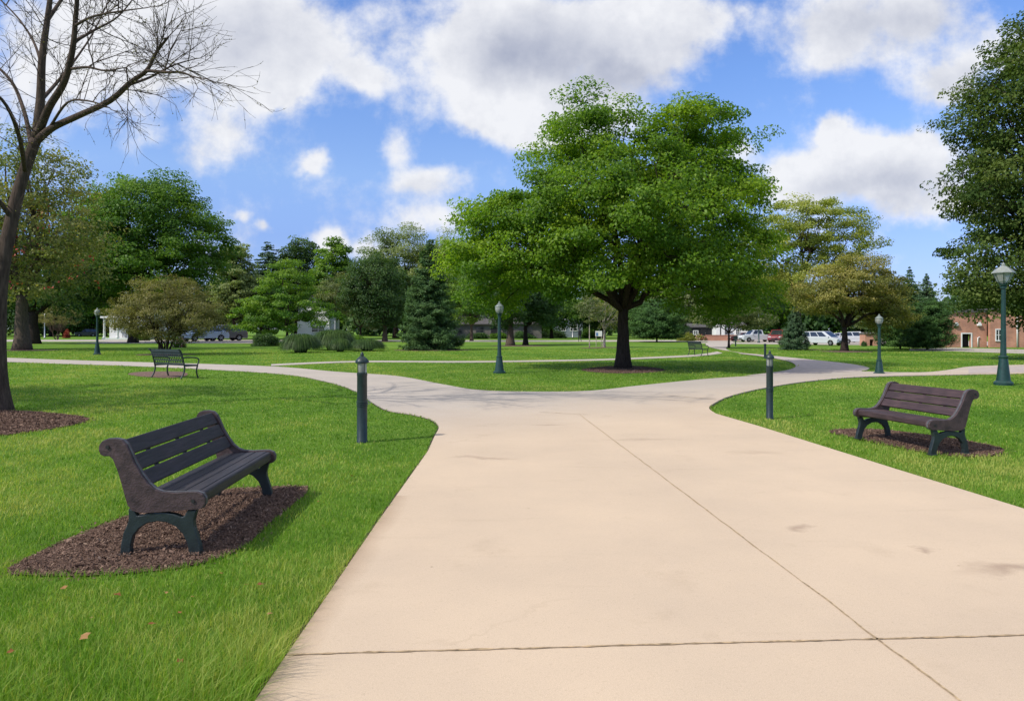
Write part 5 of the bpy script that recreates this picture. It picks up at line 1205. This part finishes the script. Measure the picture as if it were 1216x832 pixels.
# ------------------------------------------------------------------ a far walker on the road edge
def person(label, u, v):
    x, y = G(u, v); root = thing('person', label, 'person', (x, y, 0), math.radians(200))
    J = {'pel':(0,0,.92,.13),'spi':(0,.01,1.15,.135),'che':(0,.02,1.36,.15),'nek':(0,.0,1.49,.055),'hd0':(0,-.01,1.56,.075),'hd1':(0,-.015,1.66,.095),'hd2':(0,-.01,1.74,.07),
         'hl':(.09,0,.88,.10),'kl':(.10,-.12,.49,.062),'al':(.10,-.10,.09,.042),'tl':(.11,-.24,.03,.035),'hr':(-.09,0,.88,.10),'kr':(-.10,.06,.49,.062),'ar':(-.10,.24,.11,.042),'tr':(-.11,.14,.03,.035),
         'sl':(.18,.01,1.40,.06),'el':(.24,.08,1.12,.045),'wl':(.24,-.02,.88,.032),'fl':(.23,-.05,.78,.03),'sr':(-.18,.01,1.40,.06),'er':(-.24,-.02,1.12,.045),'wr':(-.24,-.14,.90,.032),'fr':(-.23,-.17,.80,.03)}
    E_ = ['pel spi','spi che','che nek','nek hd0','hd0 hd1','hd1 hd2','pel hl','hl kl','kl al','al tl','pel hr','hr kr','kr ar','ar tr','che sl','sl el','el wl','wl fl','che sr','sr er','er wr','wr fr']
    ks = list(J); me = bpy.data.meshes.new('body'); me.from_pydata([J[k][:3] for k in ks], [tuple(ks.index(a) for a in e.split()) for e in E_], [])
    o = bpy.data.objects.new('body', me); COL.objects.link(o); o.parent = root
    sk = o.modifiers.new('skin', 'SKIN')
    if not me.skin_vertices: 
        bpy.context.view_layer.objects.active = o
    for i, k in enumerate(ks):
        if me.skin_vertices: me.skin_vertices[0].data[i].radius = (J[k][3], J[k][3]*.9); me.skin_vertices[0].data[i].use_root = (k == 'pel')
    o.modifiers.new('sub', 'SUBSURF').levels = 1; o.modifiers['sub'].render_levels = 2
    me.materials.append(simple('dark_clothes', (.018,.018,.022), .8, .3, 6))
    mb = MB(); mb.lathe([(.098,1.63),(.104,1.68),(.09,1.74),(.05,1.775),(0,1.782)], 14); h = mb.build('hair', simple('dark_hair', (.02,.014,.01), .7, .3, 30), root, smooth='all')
    mb = MB(); mb.lathe([(.05,1.56),(.082,1.60),(.086,1.66),(.06,1.70)], 12, (0,-.018,0)); mb.build('face', simple('skin_tone', (.36,.22,.16), .6, .1, 10), root, smooth='all')
person('person in dark clothes walking on the far road left of the sapling', 688.5, 405.6)

# ------------------------------------------------------------------ light
SUN_EL, AZ = 44.0, math.atan2(.87, .5)            # shadows run towards (+.87, +.5)
sd = bpy.data.lights.new('sun', 'SUN'); sd.energy = 4.2; sd.angle = math.radians(.55); sd.color = (1.0, .935, .84)
so = bpy.data.objects.new('sun', sd); COL.objects.link(so)
dv = Vector((.87*math.cos(math.radians(SUN_EL)), .5*math.cos(math.radians(SUN_EL)), -math.sin(math.radians(SUN_EL))))
so.rotation_euler = dv.to_track_quat('-Z', 'Y').to_euler()

w = bpy.data.worlds.new('World'); scene.world = w; w.use_nodes = True
nt = w.node_tree; N, L = nt.nodes, nt.links; N.clear()
out = N.new('ShaderNodeOutputWorld'); bgn = N.new('ShaderNodeBackground'); L.new(bgn.outputs[0], out.inputs[0])
sky = N.new('ShaderNodeTexSky'); sky.sky_type = 'NISHITA'; sky.sun_disc = False; sky.sun_elevation = math.radians(SUN_EL)
sky.sun_rotation = math.atan2(-dv.x, -dv.y); sky.altitude = 200; sky.air_density = 1.0; sky.dust_density = .6; sky.ozone_density = 1.6
def math_(op, a, b=None, c=None, clamp=False):
    n = N.new('ShaderNodeMath'); n.operation = op; n.use_clamp = clamp
    for i, v in enumerate((a, b, c)):
        if v is None: continue
        if isinstance(v, (int, float)): n.inputs[i].default_value = v
        else: L.new(v, n.inputs[i])
    return n.outputs[0]
def vmath(op, a, b=None):
    n = N.new('ShaderNodeVectorMath'); n.operation = op
    for i, v in enumerate((a, b)):
        if v is None: continue
        if isinstance(v, tuple): n.inputs[i].default_value = v
        else: L.new(v, n.inputs[i])
    return n.outputs['Value' if op in ('LENGTH', 'DOT_PRODUCT') else 'Vector']
def smooth(v, a, b, t0=0., t1=1.):
    n = N.new('ShaderNodeMapRange'); n.interpolation_type = 'SMOOTHSTEP'; L.new(v, n.inputs['Value'])
    n.inputs['From Min'].default_value = a; n.inputs['From Max'].default_value = b; n.inputs['To Min'].default_value = t0; n.inputs['To Max'].default_value = t1; return n.outputs['Result']
def noise(vec, sc, det=6, rough=.55, color=False):
    n = N.new('ShaderNodeTexNoise'); n.inputs['Scale'].default_value = sc; n.inputs['Detail'].default_value = det; n.inputs['Roughness'].default_value = rough
    L.new(vec, n.inputs['Vector']); return n.outputs['Color' if color else 'Fac']
tc = N.new('ShaderNodeTexCoord'); sp = N.new('ShaderNodeSeparateXYZ'); L.new(tc.outputs['Generated'], sp.inputs[0])
ay = math_('MAXIMUM', math_('ABSOLUTE', sp.outputs['Y']), .12)
px, pz = math_('DIVIDE', sp.outputs['X'], ay), math_('DIVIDE', sp.outputs['Z'], ay)
cb = N.new('ShaderNodeCombineXYZ'); L.new(px, cb.inputs[0]); L.new(pz, cb.inputs[1]); p0 = cb.outputs[0]
warp = vmath('SUBTRACT', noise(p0, 5.0, 5, .6, True), (.5,.5,.5)); warp = vmath('MULTIPLY', warp, (.16,.10,0))
p = vmath('ADD', p0, warp)
# clouds of this sky by direction: azimuth tangent, elevation tangent, half sizes, weight
CL = [(975,215,60,44,.5),(200,40,260,100,.95),(330,60,110,95,.8),(190,-10,170,60,.6),(265,165,62,48,.75),(325,112,50,40,.85),(230,200,50,32,.6),(370,195,24,20,.85),(430,92,42,30,.9),
      (640,30,200,80,1.2),(560,90,110,80,1.1),(760,40,140,75,1.1),(600,140,80,52,1.1),(690,120,120,60,.9),(850,10,70,45,.9),(640,160,90,40,.9),
      (468,182,36,34,.8),(500,222,66,28,.85),(505,262,48,26,.7),(392,280,36,24,.95),(290,254,18,12,.6),(325,265,18,11,.6),(440,290,50,16,.5),
      (1030,15,190,62,.8),(1000,70,90,26,.35),(1130,95,80,36,.75),(1180,60,60,40,.7),
      (1020,185,115,52,1.1),(1080,200,110,50,1.0),(940,205,80,34,.85),(1008,152,42,26,.9),(872,180,40,32,.8),(1110,245,90,26,.8),(920,235,60,20,.6),(230,60,340,150,.55),(1090,55,260,110,.45),(510,250,130,80,.35),(1000,240,270,80,.35),(320,290,260,60,.3),(60,100,160,130,.5)]
dens = None
for u, v, ru, rv, wt in CL:
    d = vmath('LENGTH', vmath('MULTIPLY', vmath('SUBTRACT', p, ((u-608)/F, (HZ-v)/F, 0)), (F/ru, F/rv, 0)))
    b_ = math_('MULTIPLY', smooth(d, 0.0, 1.15, 1.0, 0.0), wt)
    dens = b_ if dens is None else math_('ADD', dens, b_)
n1 = noise(p0, 8.5, 10, .62); n2 = noise(p0, 2.2, 3, .5)
dd = math_('ADD', math_('MINIMUM', math_('ADD', dens, .07), 1.35), math_('MULTIPLY', math_('SUBTRACT', n1, .5), 2.25))
dd = math_('ADD', dd, math_('MULTIPLY', smooth(sp.outputs['Z'], .50, .72), math_('ADD', .85, math_('MULTIPLY', math_('SUBTRACT', noise(tc.outputs['Generated'], 3.0, 5), .5), 1.8))))  # extra unseen cloud overhead, added to brighten the fill light
cover = smooth(dd, .20, 1.02)
# grey undersides: thick parts, shaded where the cloud thickens above (offset sample)
p_up = vmath('ADD', p0, (-.022, .030, 0)); n_up = noise(p_up, 8.5, 10, .62)
lit = math_('SUBTRACT', n1, n_up)
GR = [(660,55,150,62,1.0),(720,95,80,45,.8),(600,75,80,40,.6),(330,45,130,70,.5),(240,40,110,60,.45),(1060,218,120,36,1.0),(1050,32,170,42,.85),(960,225,60,22,.4),(505,232,46,14,.4),(820,60,60,40,.5),(1130,100,80,36,.75)]
thick = None
for u, v, ru, rv, wt in GR:
    d = vmath('LENGTH', vmath('MULTIPLY', vmath('SUBTRACT', p, ((u-608)/F, (HZ-v)/F, 0)), (F/ru, F/rv, 0)))
    b_ = math_('MULTIPLY', smooth(d, 0.0, 1.2, 1.0, 0.0), wt); thick = b_ if thick is None else math_('ADD', thick, b_)
thick = math_('MULTIPLY', thick, smooth(n1, .25, .62, .65, 1.15))
thick = math_('ADD', math_('MULTIPLY', thick, 1.25), math_('MULTIPLY', smooth(n2, .45, .68), .25))
sh = math_('ADD', math_('SUBTRACT', 1.0, math_('MULTIPLY', thick, .50)), math_('MULTIPLY', lit, 1.3)); sh = math_('MINIMUM', math_('MAXIMUM', sh, 0.0), 1.06)
ccol = N.new('ShaderNodeMix'); ccol.data_type = 'RGBA'; L.new(sh, ccol.inputs['Factor'])
ccol.inputs['A'].default_value = (2.75, 2.98, 3.75, 1); ccol.inputs['B'].default_value = (6.1, 6.15, 6.35, 1)
tint = N.new('ShaderNodeMix'); tint.data_type = 'RGBA'; tint.blend_type = 'MULTIPLY'; tint.inputs['Factor'].default_value = 1
grad = N.new('ShaderNodeValToRGB'); L.new(sp.outputs['Z'], grad.inputs['Fac'])
ge = grad.color_ramp.elements; ge[0].position = .05; ge[0].color = (.56, .64, 1.05, 1); ge[1].position = .45; ge[1].color = (.80, 1.0, 1.4, 1)
g2 = ge.new(.12); g2.color = (.62, .70, 1.08, 1); g3 = ge.new(.20); g3.color = (.90, .97, 1.22, 1); g4 = ge.new(.32); g4.color = (.82, 1.0, 1.36, 1)
L.new(sky.outputs[0], tint.inputs['A']); L.new(grad.outputs['Color'], tint.inputs['B'])
mix = N.new('ShaderNodeMix'); mix.data_type = 'RGBA'; L.new(math_('MULTIPLY', cover, .96), mix.inputs['Factor'])
L.new(tint.outputs['Result'], mix.inputs['A']); L.new(ccol.outputs['Result'], mix.inputs['B'])
L.new(mix.outputs['Result'], bgn.inputs['Color']); bgn.inputs['Strength'].default_value = .15
w.cycles.sampling_method = 'MANUAL'; w.cycles.sample_map_resolution = 512
print('blades', NB)
